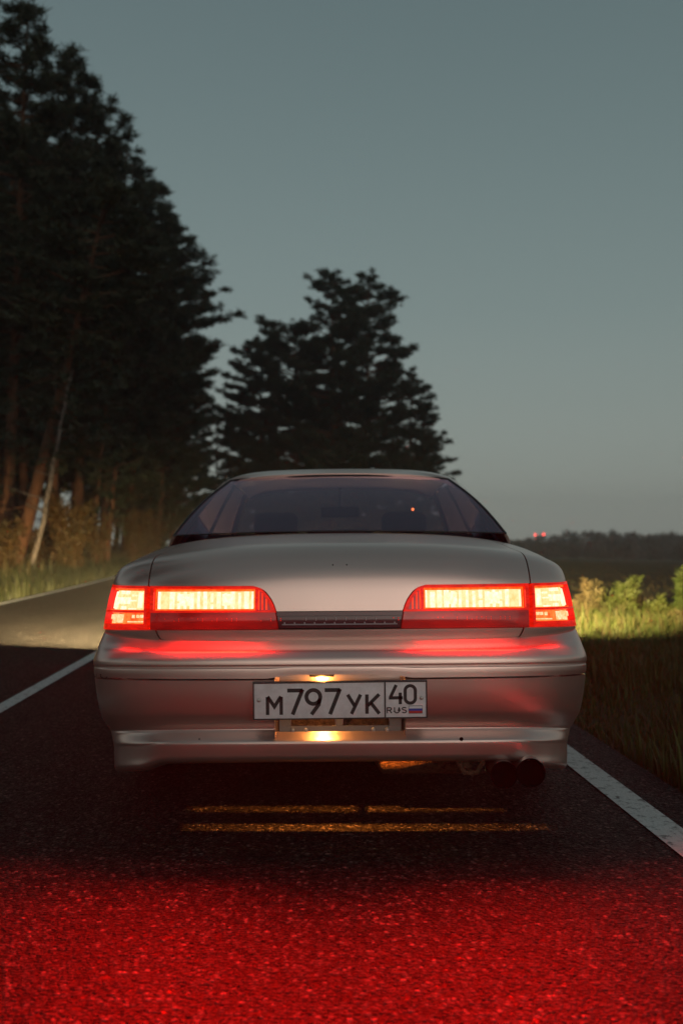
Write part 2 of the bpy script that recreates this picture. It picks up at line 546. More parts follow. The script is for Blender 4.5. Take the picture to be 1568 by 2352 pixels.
bump_rows = solve_rows([
    (1472, .100, 540, 1447), (1483, .072, 548, 1464), (1495, .028, 556, 1484), (1507, .012, 563, 1502), (1518, .005, 566, 1513),
    (1527, .004, 566, 1522), (1529, .008, 564, 1524), (1533, .008, 564, 1528), (1535, .004, 565, 1530), (1546, .003, 565, 1541), (1558, .003, 563, 1549),
    (1562, .003, 563, 1553), (1600, .007, 558, 1597), (1635, .016, 549, 1638), (1658, .028, 537, 1660), (1673, .036, 528, 1674),
    (1680, .030, 526, 1681), (1703, -.001, 523, 1699), (1709, -.003, 522, 1706), (1728, .001, 521, 1726), (1741, .006, 518, 1748), (1748, .02, 510, 1757), (1750, .11, 500, 1759)], .34, 3.2)
BUMP = RowSurf(bump_rows, 3.2, ext=.28, flare=.03)
SEAM = 10.0

def paint(name, P, parent=car, thick=.018, m='paint'): return MB().grid(P, thick).build(name, m, parent)
def up_order(P): return P

XG = .610            # trunk-lid gap
def xi(v):           # inner end of the inner lamp (half distance from centre)
    t = np.clip((v - V_MID) / (V_LTOP - V_MID), 0, 1)
    return float(np.interp(t, [0, .25, .5, .75, .88, .96, 1.0], [.200, .206, .216, .231, .243, .256, .275]))
def xlow(v): return .192 + .008 * (v - V_LBOT) / (V_MID - V_LBOT)

# trunk lid: upper face and deck, the tongue between the lamps, the strip below them
lid = paint('trunk_lid', BODY.patch(V_LTOP + .06, V_END - .02, 68, -XG, XG, 49))
tongue = paint('lid_panel', BODY.patch(V_MID + .03, V_LTOP + .06, 16, lambda v: -(xi(v) - .004), lambda v: xi(v) - .004, 25), lid)
def xtr(v):
    t = (v - 1.02) / (V_LBOT - 1.02)
    return .556 + .026 * min(1, max(0, t)) ** .5
paint('lid_lower_panel', BODY.patch(1.06, V_LBOT - .08, 9, lambda v: -xtr(v), xtr, 41), lid)
for sx in (-.0205, .0235):
    h = MB().lathe([(.0001, 0), (.0022, 0), (.0026, .004)], (sx, 0, 0), 'Y', 12)
    o = h.build('emblem_hole', 'pipe_in', lid); p = BODY.pt(8.05, BODY.t_of_x(8.05, sx)); o.location = (0, p[1] - .0014, p[2])
# quarter panels
for sg in (-1, 1):
    e = 1.0
    def q(v0, v1, nv, xa, tb, nu):
        return BODY.patch(v0, v1, nv, (('t', -tb) if sg < 0 else xa), (-xa if sg < 0 else ('t', tb)), nu)
    qp = paint('quarter_panel', q(V_LTOP + .06, V_END, 60, XG + .005, 1.0, 22))
    paint('lower_corner_panel', BODY.patch(1.0, V_LBOT - .06, 12, (('t', -1.6) if sg < 0 else (lambda v: xtr(v) + .006)), ((lambda v: -xtr(v) - .006) if sg < 0 else ('t', 1.6)), 26), qp)
    # side below the shoulder, reaching forward from the lamp
    paint('side_strip', np.array([[BODY.pt(v, sg * t) for t in ((1.0, 1.15, 1.4, 1.8) if sg > 0 else (1.8, 1.4, 1.15, 1.0))] for v in np.linspace(V_LBOT - .06, V_LTOP + .06, 9)]), qp)
# dark inner shell that closes the gaps
MB().grid(BODY.patch(.1, V_EDGE + .4, 50, ('t', -.97), ('t', .97), 49, off=-.045)).build('inner_shell', 'under', car)

# ---- tail lamps
def lamp_light(parent, c, size, energy, color=(1, .003, .001), tilt=18, spread=90, yaw=0):
    l = bpy.data.lights.new('tail_lamp_light', 'AREA')
    l.shape = 'RECTANGLE'; l.size, l.size_y = size; l.energy = energy; l.color = color; l.spread = R(spread)
    o = bpy.data.objects.new('tail_lamp_light', l); link(o, parent)
    o.location = c; o.rotation_euler = (R(-90 + tilt), 0, R(yaw))     # area lamps shine along local -Z: towards -Y, tilted down
    return o

def mir(P, sg):
    P = np.array(P)
    if sg > 0:
        P = P[:, ::-1].copy(); P[..., 0] *= -1
    return P

rng = random.Random(5)
def frame_bars(parent, v0, v1, xa, xb, wv0, wv1, wxa, wxb, m, off=.0, thick=.028, nu=24):
    """a lens rim of four bars round a window; x runs from xa to xb (left side, negative)"""
    f = lambda b, d: (lambda v: (('t', (b(v) if callable(b) else b)[1]) if isinstance(b(v) if callable(b) else b, tuple) else (b(v) if callable(b) else b) + d))
    b = MB()
    b.grid(mir(BODY.patch(v1 - wv1, v1, 4, xa, xb, nu, off), SG), thick)
    b.grid(mir(BODY.patch(v0, v0 + wv0, 4, xa, xb, nu, off), SG), thick)
    return b

for SG in (-1, 1):
    # inner lamp on the trunk lid (built for the left side, mirrored for the right)
    XO = -(XG - .006)
    root = MB()
    xin = lambda v: -xi(v) - .0005
    xin_lit = -.262
    # red rim round the lit window
    root.grid(mir(BODY.patch(5.80, 6.0, 5, XO, lambda v: xin(v), 40, .003), SG), .032)
    root.grid(mir(BODY.patch(3.96, 4.13, 4, XO, lambda v: xin(v), 40, .003), SG), .032)
    root.grid(mir(BODY.patch(4.13, 5.80, 12, XO, XO + .012, 4, .003), SG), .032)
    root.grid(mir(BODY.patch(4.13, 5.80, 16, lambda v: -xi(v) - .0125, lambda v: -xi(v) - .0005, 5, .003), SG), .032)
    lamp = root.build('tail_lamp', 'redlens', car)
    # unlit end chamber with its prisms
    MB().grid(mir(BODY.patch(4.1, 5.84, 12, -.266, lambda v: min(-xi(v) - .006, -.21), 8, -.016), SG)).build('end_chamber', 'redlens_dark', lamp)
    for xx, hh in ((-.254, 5.7), (-.243, 5.65), (-.230, 5.1)):
        MB().grid(mir(BODY.patch(4.2, hh, 6, xx - .0012, xx + .0012, 2, -.011), SG), .004).build('prism', m_lit('edge_prism', 3.0, .03, .10, .01, .02) if 'edge_prism' not in bpy.data.materials else bpy.data.materials['edge_prism'], lamp)
    # lit bulb chamber
    MB().grid(mir(BODY.patch(4.08, 5.86, 10, XO + .004, xin_lit, 40, -.024), SG)).build('bulb_chamber', 'lit', lamp)
    MB().grid(mir(BODY.patch(4.1, 5.84, 6, xin_lit - .003, xin_lit + .004, 3, -.008), SG), .018).build('divider', 'redlens', lamp)
    eg = MB()
    eg.grid(mir(BODY.patch(5.64, 5.83, 3, XO + .010, xin_lit, 40, -.012), SG)); eg.grid(mir(BODY.patch(4.10, 4.27, 3, XO + .010, xin_lit, 40, -.012), SG))
    eg.grid(mir(BODY.patch(4.1, 5.82, 6, XO + .011, XO + .016, 3, -.011), SG)); eg.grid(mir(BODY.patch(4.1, 5.82, 6, xin_lit - .008, xin_lit - .003, 3, -.011), SG))
    eg.build('edge_bloom', 'lit_edge', lamp)  # glowing strips along the window edges, imitating bloom
    nr = 15
    for i in range(nr):
        xc = XO + .020 + (xin_lit - XO - .030) * i / (nr - 1)
        if i == 1: continue
        w = rng.choice((.0042, .006, .0075)) * (.55 if i < 2 else 1)
        a, b_ = 4.2 + rng.random() * .12, 5.72 - rng.random() * .2
        if rng.random() < .3:
            mid = a + (b_ - a) * rng.uniform(.3, .6)
            segs = ((a, mid - .08), (mid + .08, b_))
        else: segs = ((a, b_),)
        for (p0, p1) in segs:
            MB().grid(mir(BODY.patch(p0, p1, 8, xc - w, xc + w, 4, -.018), SG), .004).build('prism', 'lit_rib', lamp)
    # two hot spots where the bulbs stand
    for fx in (.33, .74):
        cx = XO + (xin_lit - XO) * fx
        MB().grid(mir(BODY.patch(4.55, 5.45, 8, cx - .021, cx + .021, 8, -.0145), SG), .003).build('bulb_glow', 'lit_rib', lamp)
    # dark lower lens
    low_l = MB().grid(mir(BODY.patch(V_LBOT, 3.93, 10, XO + .002, lambda v: -xlow(v) - .001, 40, .0005), SG), .03).build('lower_lens', 'redlens_dark', lamp)
    for i in range(26):
        xc = XO + .05 + (.40) * i / 26
        if rng.random() < .45: continue
        for vv in (2.9, 3.15):
            if rng.random() < .3: continue
            MB().grid(mir(BODY.patch(vv, vv + .12, 2, xc, xc + .003, 2, .0012), SG)).build('lens_bead', 'redlens', lamp)
    p = mir([[BODY.pt(5.0, BODY.t_of_x(5.0, -.43))]], SG)[0][0]
    lamp_light(lamp, (p[0], p[1] - .026, p[2] + .006), (.33, .075), 42)
    lamp_light(lamp, (p[0], p[1] - .030, p[2] + .010), (.33, .06), 5, tilt=34, spread=150)

    # outer lamp on the quarter panel
    TE = ('t', -.965)
    XI = -(XG + .005)
    root = MB()
    root.grid(mir(BODY.patch(5.80, 6.0, 4, TE, XI, 24, .004), SG), .032)
    root.grid(mir(BODY.patch(3.92, 4.12, 4, TE, XI, 24, .004), SG), .032)
    root.grid(mir(BODY.patch(2.0, 2.62, 5, TE, XI, 24, .004), SG), .032)
    root.grid(mir(BODY.patch(2.62, 5.80, 20, TE, ('t', -.875), 5, .004), SG), .032)
    root.grid(mir(BODY.patch(2.62, 5.80, 16, XI - .009, XI, 4, .004), SG), .032)
    ol = root.build('corner_lamp', 'redlens', car)
    MB().grid(mir(BODY.patch(4.06, 5.86, 10, ('t', -.905), XI - .004, 24, -.022), SG)).build('bulb_chamber', 'lit', ol)
    MB().grid(mir(BODY.patch(2.56, 3.96, 8, ('t', -.905), XI - .004, 24, -.020), SG)).build('signal_chamber', 'lit_amber', ol)
    eg = MB()
    eg.grid(mir(BODY.patch(5.68, 5.83, 3, ('t', -.885), XI - .006, 24, -.011), SG)); eg.grid(mir(BODY.patch(4.09, 4.22, 3, ('t', -.885), XI - .006, 24, -.011), SG))
    eg.grid(mir(BODY.patch(4.1, 5.82, 8, ('t', -.885), ('t', -.86), 3, -.011), SG)); eg.grid(mir(BODY.patch(4.1, 5.82, 8, XI - .014, XI - .008, 3, -.011), SG))
    eg.build('edge_bloom', 'lit_edge', ol)
    def tx(f): return lambda v: ('t', -.86 + f * (.86 + BODY.t_of_x(v, XI - .01)))
    for f0, f1, v0, v1 in ((.06, .16, 4.3, 5.6), (.84, .91, 4.4, 5.6), (.34, .62, 5.45, 5.72), (.36, .66, 4.7, 5.2), (.24, .3, 4.4, 5.2), (.45, .58, 4.22, 4.5), (.18, .26, 4.25, 4.4), (.66, .8, 4.25, 4.36), (.68, .8, 4.9, 5.0), (.7, .8, 5.3, 5.42)):
        MB().grid(mir(BODY.patch(v0, v1, 6, tx(f0), tx(f1), 4, -.016), SG), .004).build('prism', 'lit_rib', ol)
    for f0, f1, v0, v1 in ((.1, .17, 3.2, 3.75), (.22, .33, 2.75, 3.8), (.35, .42, 2.8, 3.85), (.45, .56, 2.78, 3.8), (.76, .8, 3.35, 3.75), (.84, .88, 3.4, 3.75), (.9, .95, 3.4, 3.75), (.68, .95, 2.8, 2.95)):
        MB().grid(mir(BODY.patch(v0, v1, 6, tx(f0), tx(f1), 4, -.014), SG), .004).build('signal_prism', 'lit_amber_rib', ol)
    p = mir([[BODY.pt(5.0, -.68)]], SG)[0][0]
    lo = lamp_light(ol, (p[0] + .02 * SG, p[1] - .04, p[2]), (.12, .07), 15, yaw=SG * 14, spread=92)

# centre garnish between the lamps
g = MB().grid(BODY.patch(3.52, 3.97, 5, lambda v: -xlow(v) + .003, lambda v: xlow(v) - .003, 20, -.001), .02).build('lid_garnish', 'redlens_off', car)
MB().grid(BODY.patch(2.05, 3.5, 8, lambda v: -xlow(v) + .003, lambda v: xlow(v) - .003, 20, -.008), .02).build('garnish_lens', 'redlens_off', g)
MB().grid(BODY.patch(2.38, 2.52, 3, -.18, .18, 20, -.004), .01).build('chrome_strip', mat('strip_plastic', (.30, .26, .28), .3), g)
for i in range(12):
    xc = -.172 + .344 * i / 11
    MB().grid(BODY.patch(2.5, 2.72, 2, xc - .002, xc + .002, 2, -.005), .004).build('garnish_bead', mat('bead', (.42, .36, .38), .3) if i == 0 else bpy.data.materials['bead'], g)
    if 2 <= i <= 9:
        MB().grid(BODY.patch(2.9, 3.3, 2, xc + .004, xc + .0055, 2, -.0065), .002).build('garnish_bead', bpy.data.materials['bead'], g)

# ---- bumper
RX = .197
def notch(P):                      # the recess arches a little way over the seam
    k = (1 - sstep(np.abs(P[..., 0]), RX - .012, RX + .004))
    n = P.shape[0]; w = np.linspace(0, 1, n)[:, None] if P[0, 0, 2] < P[-1, 0, 2] else np.linspace(1, 0, n)[:, None]
    P = P.copy(); P[..., 2] += k * .011 * np.clip(1 - w * 3.2, 0, 1)
    return P
bump = paint('rear_bumper', notch(BUMP.patch(SEAM, 0, 56, ('t', -1.9), ('t', 1.9), 97)))
LED = 16.0
for sg in (-1, 1):
    a, b_ = ((('t', -1.9), -RX) if sg < 0 else (RX, ('t', 1.9)))
    paint('bumper_lower_panel', BUMP.patch(LED, SEAM + 1.0, 40, a, b_, 40), bump)
def corner_drop(P):
    P = P.copy(); k = sstep(np.abs(P[..., 0]), .54, .63)
    w = np.linspace(1, 0, P.shape[0])[:, None]
    P[..., 2] -= k * .020 * np.clip(w * 2.2, 0, 1)
    P[..., 1] += k * (.012 * np.sin(np.clip(w * 1.6, 0, 1) * PI))
    P[..., 2] = np.maximum(P[..., 2], .268)
    return P
paint('bumper_lip', corner_drop(BUMP.patch(22, LED, 60, ('t', -1.5), ('t', 1.5), 110)), bump)
# chipped paint near the left corner, drilled hole in the lip
for (xx, vv, r_) in ((-.118 - .31, 16.7, .0022), (.365, 16.9, .0062)):
    p = BUMP.pt(vv, BUMP.t_of_x(vv, xx))
    h = MB().lathe([(.0001, -.001), (r_ * .8, -.001), (r_, 0)], (p[0], p[1] - .003, p[2] + .002), 'Y', 9)
    h.build('paint_chip', 'pipe_in', bump)
for k in range(9):
    v_ = 9.2 + rng.random() * 1.4; t_ = -.66 - rng.random() * .16
    p = BUMP.pt(v_, t_); q2 = BUMP.pt(v_, t_ + .02); q3 = BUMP.pt(v_ + .3, t_ + .012)
    MB().add([p + (0, -.0016, 0), q2 + (0, -.0016, 0), q3 + (0, -.0016, 0)], [(0, 1, 2)]).build('paint_chip', 'redlens_off', bump)

# ---- plate recess
BY = .052
rec = MB()
ztop, zbot = .632, .436
for sg in (-1, 1):     # side walls
    rows = [[(sg * RX, .004 - .004 * (z < .45), z), (sg * (RX - .004), .03, z), (sg * (RX - .012), BY, z)] for z in np.linspace(zbot, ztop - .005, 8)]
    rec.grid(np.array(rows) if sg > 0 else np.array(rows)[:, ::-1])
rec.grid(np.array([[(x, .004, ztop - .004), (x, .03, ztop - .002), (x, BY, ztop - .012)] for x in np.linspace(-RX, RX, 9)]))
rec = rec.build('plate_recess', 'paint', car)
# back wall, with rounded top
rows = []
for z in np.linspace(zbot, ztop, 14):
    k = max(0, (z - (ztop - .03)) / .03); w = RX - .010 - .02 * k ** 3
    rows.append([(x * w, BY + .004 * abs(x) ** 4, z) for x in np.linspace(-1, 1, 15)])
MB().grid(rows).build('recess_back', 'paint', rec)
# bracket with two windows and four bolts
YB = .034
br = MB()
zb0, zb1, zw0, zw1 = .437, .60, .4665, .535
for x0, x1, z0, z1 in ((-.186, .186, zb0, zw0), (-.186, -.152, zw0, zb1), (.150, .186, zw0, zb1), (-.0135, .0065, zw0, zb1), (-.152, .150, zw1, zb1)):
    br.box(((x0 + x1) / 2, YB + .0025, (z0 + z1) / 2), (x1 - x0 - .0005, .005, z1 - z0 - .0005))
br = br.build('plate_bracket', mat('bracket_plastic', (.20, .18, .17), .5), car)
for x in (-.145, -.105, .100, .142):
    MB().lathe([(.0001, -.006), (.004, -.0055), (.0062, -.003), (.0066, 0)], (x, YB - .0005, .4545), 'Y', 16).build('bolt', 'bolt', br)
for x0, x1 in ((-.150, -.016), (.009, .148)):
    MB().box(((x0 + x1) / 2, YB + .012, .50), (x1 - x0, .002, .08)).build('rusty_backing', 'rust', br)
# plate lamp: hooded housing at the top of the recess
pl = MB().box((-.055, .030, .622), (.075, .03, .008), .003).build('plate_lamp', 'black', car)
MB().box((-.055, .024, .6165), (.036, .014, .003), .001).build('lamp_lens', mat('plate_lamp_lens', (.9, .8, .6), .3, emis=(1, .55, .16), estr=6), pl)
l = bpy.data.lights.new('plate_bulb', 'POINT'); l.energy = 2.0; l.color = (1, .40, .08); l.shadow_soft_size = .012
o = bpy.data.objects.new('plate_bulb', l); o.location = (-.055, .013, .610); link(o, pl)

# ---- number plate
PW, PH, PY = .520, .112, -.012
PZ = (pyz(1568, PY) + pyz(1649, PY)) / 2
plate = MB().box((0, 0, 0), (PW, .004, PH), .0018).build('number_plate', 'plate', car)
plate.location = (0, PY, PZ); plate.rotation_euler = (0, R(-.28), 0)
plate['label'] = 'white number plate reading M797YK 40 RUS'
fr = MB()
for x0, x1, z0, z1 in ((-.26, .26, .0525, .056), (-.26, .26, -.056, -.0525), (-.26, -.2572, -.0525, .0525), (.2572, .26, -.0525, .0525), (.1325, .1365, -.0525, .0525)):
    fr.box(((x0 + x1) / 2, -.0032, (z0 + z1) / 2), (x1 - x0, .003, z1 - z0))
fr.build('plate_border', 'ink', plate)
MB().box((0, .005, 0), (PW + .003, .005, PH + .003), .002).build('plate_holder', 'black', plate)

def stroke(mb, pts, w, y=-.0026, closed=False):
    """flat ribbon along a polyline in the x-z plane, square ends, mitred joints"""
    p = [Vector((a, 0, b)) for a, b in pts]; n = len(p); L = []; Rr = []
    for i in range(n):
        if closed: a, b = p[i - 1], p[(i + 1) % n]; d0 = (p[i] - a).normalized(); d1 = (b - p[i]).normalized()
        else:
            d0 = (p[i] - p[i - 1]).normalized() if i > 0 else (p[1] - p[0]).normalized()
            d1 = (p[i + 1] - p[i]).normalized() if i < n - 1 else d0
        t = (d0 + d1)
        t = t.normalized() if t.length > 1e-4 else d0
        nn = Vector((-t.z, 0, t.x)); c = max(.35, abs(nn.dot(Vector((-d0.z, 0, d0.x)))))
        L.append(p[i] + nn * w / 2 / c); Rr.append(p[i] - nn * w / 2 / c)
    v = [(q.x, y, q.z) for q in L] + [(q.x, y, q.z) for q in Rr] + [(q.x, y + .001, q.z) for q in L] + [(q.x, y + .001, q.z) for q in Rr]
    f = []
    m = n if closed else n - 1
    for i in range(m):
        j = (i + 1) % n
        f += [(i, j, n + j, n + i), (i, 2 * n + i, 2 * n + j, j), (n + i, n + j, 3 * n + j, 3 * n + i)]
    mb.add(v, f, False)
def arc(cx, cz, rx, rz, a0, a1, n=14):
    return [(cx + rx * math.cos(R(a0 + (a1 - a0) * i / (n - 1))), cz + rz * math.sin(R(a0 + (a1 - a0) * i / (n - 1)))) for i in range(n)]
# glyphs in a unit box (0..1 wide, 0..1 high)
G = {
    'M': [[(.09, 0), (.09, .93)], [(.10, .95), (.5, .42), (.90, .95)], [(.91, 0), (.91, .93)]],
    '7': [[(0, .94), (.90, .94)], [(.90, .98), (.30, 0)]],
    '9': [arc(.5, .68, .40, .27, 0, 360, 24), [(.88, .60), (.80, .38), (.38, .0)]],
    'Y': [[(.05, 1), (.52, .42)], [(.95, 1), (.30, 0)]],
    'K': [[(.10, 0), (.10, 1)], [(.92, 1), (.16, .42)], [(.36, .57), (.92, 0)]],
    '4': [[(.48, 1), (.06, .36), (.06, .33), (.94, .33)], [(.76, .60), (.76, 0)]],
    '0': [arc(.5, .70, .38, .25, 0, 180, 12) + arc(.5, .30, .38, .25, 180, 360, 12)],
    'R': [[(.08, 0), (.08, 1)], [(.08, .94), (.60, .94)] + arc(.60, .73, .28, .21, 80, -80, 8) + [(.60, .50), (.08, .50)], [(.5, .5), (.92, 0)]],
    'U': [[(.08, 1), (.08, .35)] + arc(.5, .35, .42, .31, 180, 360, 10) + [(.92, .35), (.92, 1)]],
    'S': [arc(.5, .74, .38, .21, 25, 260, 10) + arc(.5, .27, .40, .23, 85, -155, 10)],
}
def px2x(px): return (px - 786.0) / FPX * (CAR_Y + PY)
def glyph(ch, x0, z0, w, h, sw, name):
    b = MB()
    for st in G[ch]:
        cl = (ch in '0' or (ch == '9' and st is G['9'][0]))
        pts = [(x0 + a * w, z0 + c * h) for a, c in (st[:-1] if (ch == '9' and cl) else st)]
        stroke(b, pts, sw, closed=cl)
    b.build(name, 'ink', plate)
BL, BL2 = -.041, -.0
glyph('M', -.222, -.0415, .050, .058, .0104, 'letter')
glyph('7', -.158, -.0415, .051, .077, .0116, 'digit')
glyph('9', -.106, -.0415, .052, .077, .0116, 'digit')
glyph('7', -.046, -.0415, .051, .077, .0116, 'digit')
glyph('Y', .0205, -.0415, .043, .058, .0104, 'letter')
glyph('K', .0755, -.0415, .045, .058, .0104, 'letter')
glyph('4', .148, -.014, .042, .058, .0096, 'digit')
glyph('0', .190, -.014, .040, .058, .0096, 'digit')
glyph('R', .1395, -.0405, .0155, .0175, .0033, 'letter')
glyph('U', .1610, -.0405, .0165, .0175, .0033, 'letter')
glyph('S', .1835, -.0405, .0160, .0175, .0033, 'letter')
fl = MB().box((.2255, -.0026, -.0305), (.0415, .0012, .0235)).build('flag', 'black', plate)
for i, c in enumerate(('white', 'blue', 'red')):
    MB().box((.2255, -.0036, -.0235 - .0070 * i), (.0398, .0010, .0069)).build('flag_stripe', c, plate)
for x, z in ((-.2435, .0025), (.2435, .0035)):
    MB().lathe([(.0001, -.0052), (.0035, -.005), (.0058, -.0025)], (x, 0, z), 'Y', 16).build('screw', 'bolt', plate)

# ---- undertray: added unseen with its lamp, slits shaped to cast amber stripes
baffle = MB(); TZ = .40
def slab(x0, x1, y0, y1): baffle.box(((x0 + x1) / 2, (y0 + y1) / 2, TZ), (x1 - x0, y1 - y0, .004))
LB = (.015, .115, .540)
mag = (LB[2] - DROP) / (LB[2] - TZ)
def sl(y): return LB[1] + (y - LB[1]) / mag
def slx(x): return LB[0] + (x - LB[0]) / mag
y1, y2, y3, y4 = sl(.091), sl(.190), sl(.321), sl(.399)
xa, xb, xc, xd = slx(-.527), slx(.053), slx(.088), slx(.553)
xe, xf = slx(-.517), slx(.666)
slab(-.46, .46, .06, y1); slab(-.46, xe, y1, y2); slab(xf, .46, y1, y2); slab(-.46, .46, y2, y3)
slab(-.46, xa, y3, y4); slab(xb, xc, y3, y4); slab(xd, .46, y3, y4); slab(-.46, .46, y4, .62)
baffle = baffle.build('slit_baffle', 'under', car)
MB().box((0, .34, .62), (.9, .56, .004)).build('baffle_top', 'under', baffle)
MB().box((0, .078, .51), (.9, .004, .21)).build('baffle_wall', 'under', baffle)
MB().box((0, .62, .51), (.9, .004, .22)).build('baffle_wall', 'under', baffle)
for sg in (-1, 1): MB().box((sg * .452, .345, .51), (.004, .55, .22)).build('baffle_wall', 'under', baffle)
l = bpy.data.lights.new('stripe_lamp', 'POINT'); l.energy = 56; l.color = (1, .27, .03); l.shadow_soft_size = .007
o = bpy.data.objects.new('stripe_lamp', l); o.location = LB; link(o, baffle)

# ---- exhaust: twin tips, pipes, muffler
exh = MB()
exh.tube([(.10, .34, .33), (.14, .34, .33), (.42, .34, .33), (.46, .34, .33)], [.03, .085, .085, .03], 20)
exh = exh.build('muffler', 'rust', car)
for x, z, r_, y0 in ((.494, .318, .040, .010), (.576, .322, .043, .015)):
    b = MB().lathe([(r_ - .003, .10), (r_ - .002, .012), (r_ - .0012, .001), (r_ - .0005, 0), (r_, .002), (r_, .06), (r_ - .002, .13), (r_ * .6, .17), (.024, .19), (.024, .34)], (x, y0, z), 'Y', 40)
    t_ = b.build('exhaust_tip', 'steel', car)
    MB().lathe([(.0001, .05), (r_ - .0035, .05), (r_ - .0022, .002), (r_ - .001, -.0008), (r_ + .0008, .0005), (r_ + .001, .006)], (x, y0, z), 'Y', 30).build('bore', 'pipe_in', t_)
MB().tube([(.395, .10, .335), (.40, .19, .335), (.42, .30, .335)], [.018, .018, .018], 12).build('hanger', 'rust', exh)
MB().lathe([(.03, 0), (.045, .0), (.045, .012), (.03, .012)], (.40, .06, .345), 'Y', 6).build('flange', 'rust', exh)

# ---- floor pan, sides, wheels
MB().box((0, 2.45, .36), (1.20, 3.7, .12), .03).build('floor_pan', 'under', car)
def side_x(y, z):
    w = np.interp(z, [.32, .42, .55, .70, .80, .88, .93], [.775, .80, .825, .822, .818, .812, .80])
    return w + .05 * sstep(y, .45, 1.25) - .05 * sstep(y, 3.6, 4.4)
def arch(y):
    z = .35 if .45 < y < 4.5 else .40
    for yc in (1.10, 3.83):
        d = abs(y - yc)
        if d < .365: z = max(z, .43 + math.sqrt(.365 ** 2 - d * d))
    return z
MIDZ = 14
for sg in (-1, 1):
    seams = [.74, 1.52, 2.30, 3.38, 4.30]
    names = ['rear_fender', 'rear_door', 'front_door', 'front_fender']
    for i in range(4):
        ys = np.linspace(seams[i] + .003, seams[i + 1] - .003, 26)
        rows = []
        for k in range(MIDZ):
            t = k / (MIDZ - 1)
            rows.append([(sg * side_x(y, arch(y) + (.915 - arch(y)) * t), y, arch(y) + (.915 - arch(y)) * t) for y in ys])
        P = np.array(rows)
        if sg < 0: P = P[:, ::-1]
        # outward normals for the +x side run with y increasing
        part = MB().grid(P, .02).build(names[i], 'paint', car)
        if 'door' in names[i]:
            MB().box((sg * (side_x(1, .80) + .012), seams[i] + .14, .80), (.024, .17, .035), .009).build('door_handle', 'paint', part)
        # shoulder up to the window line
        sh = np.array([[(sg * (side_x(y, .915) - .10 * u ** 1.6), y, .915 + .07 * u) for y in ys] for u in np.linspace(0, 1, 5)])
        if sg < 0: sh = sh[:, ::-1]
        MB().grid(sh, .01).build('shoulder', 'paint', part)
    for yc in (1.10, 3.83):
        wx = sg * .735
        ty = MB().lathe([(.20, -.095), (.27, -.098), (.305, -.085), (.315, -.05), (.316, 0), (.315, .05), (.305, .085), (.27, .098), (.20, .095)], (wx, yc, .436), 'X', 40).build('wheel', 'rubber', car)
        rm = MB().lathe([(.205, .09 * sg), (.19, .085 * sg), (.185, .03 * sg), (.06, .045 * sg), (.03, .06 * sg), (.001, .06 * sg)], (wx, yc, .436), 'X', 30)
        rm = rm.build('rim', 'alloy', ty)
        for k in range(6):
            a = k * PI / 3
            MB().box((wx + sg * .07, yc + .12 * math.cos(a), .436 + .12 * math.sin(a)), (.02, .035, .15), .006, rotx=-(a - PI / 2) + PI).build('spoke', 'alloy', ty)
        MB().lathe([(.001, -.115 * sg), (.20, -.115 * sg), (.205, .0)], (wx, yc, .436), 'X', 24).build('brake_disc', 'under', ty)
    # wing mirror
    mr = MB().box((sg * .915, 3.28, 1.02), (.19, .09, .12), .03).build('door_mirror', 'paint', car)
    MB().box((sg * .915, 3.233, 1.02), (.155, .004, .09), .0015).build('mirror_glass', 'mirror', mr)
    MB().box((sg * .80, 3.30, .985), (.08, .05, .03), .008).build('mirror_arm', 'black', mr)

# ---- greenhouse
def rw(a, b):
    """rear window: a -1..1 across, b 0..1 up"""
    y = (.945 + .13 * a * a) * (1 - b) + (1.625 + .06 * a * a) * b
    hw = .692 * (1 - b) + .524 * b + .012 * math.sin(PI * b)
    z = (1.071 - .012 * a * a) * (1 - b) + (1.347 - .013 * a * a - .004 * a ** 8) * b + .012 * math.sin(PI * b)
    return (a * hw, y, z)
A = np.linspace(-1, 1, 41); B = np.linspace(0, 1, 25)
rwin = MB().grid([[rw(a, b) for a in A] for b in B]).build('rear_window', 'glass', car)
sl_ = MB()
edge = [rw(-1, b) for b in B] + [rw(a, 1) for a in A[1:-1]] + [rw(1, b) for b in B[::-1]]
sl_.tube([(p[0], p[1] - .001, p[2] + .001) for p in edge], .0045, 6)
sl_.tube([(p[0], p[1] - .004, p[2] + .002) for p in [rw(a, 0) for a in A]], .003, 6)
sl_.build('window_seal', 'seal', rwin)
def roof_pt(a, y):
    hw = np.interp(y, [1.62, 1.8, 2.1, 2.6, 3.05], [.560, .578, .588, .592, .565])
    zc = np.interp(y, [1.62, 1.75, 1.95, 2.2, 2.45, 2.75, 3.05], [1.357, 1.380, 1.405, 1.421, 1.425, 1.410, 1.372])
    return (a * hw, y + (.05 * a * a if y < 1.7 else 0), zc - .018 * a * a - .042 * abs(a) ** 7)
YR = np.linspace(1.622, 3.05, 40)
roof = paint('roof', [[roof_pt(a, y) for a in A] for y in YR], car, .012)
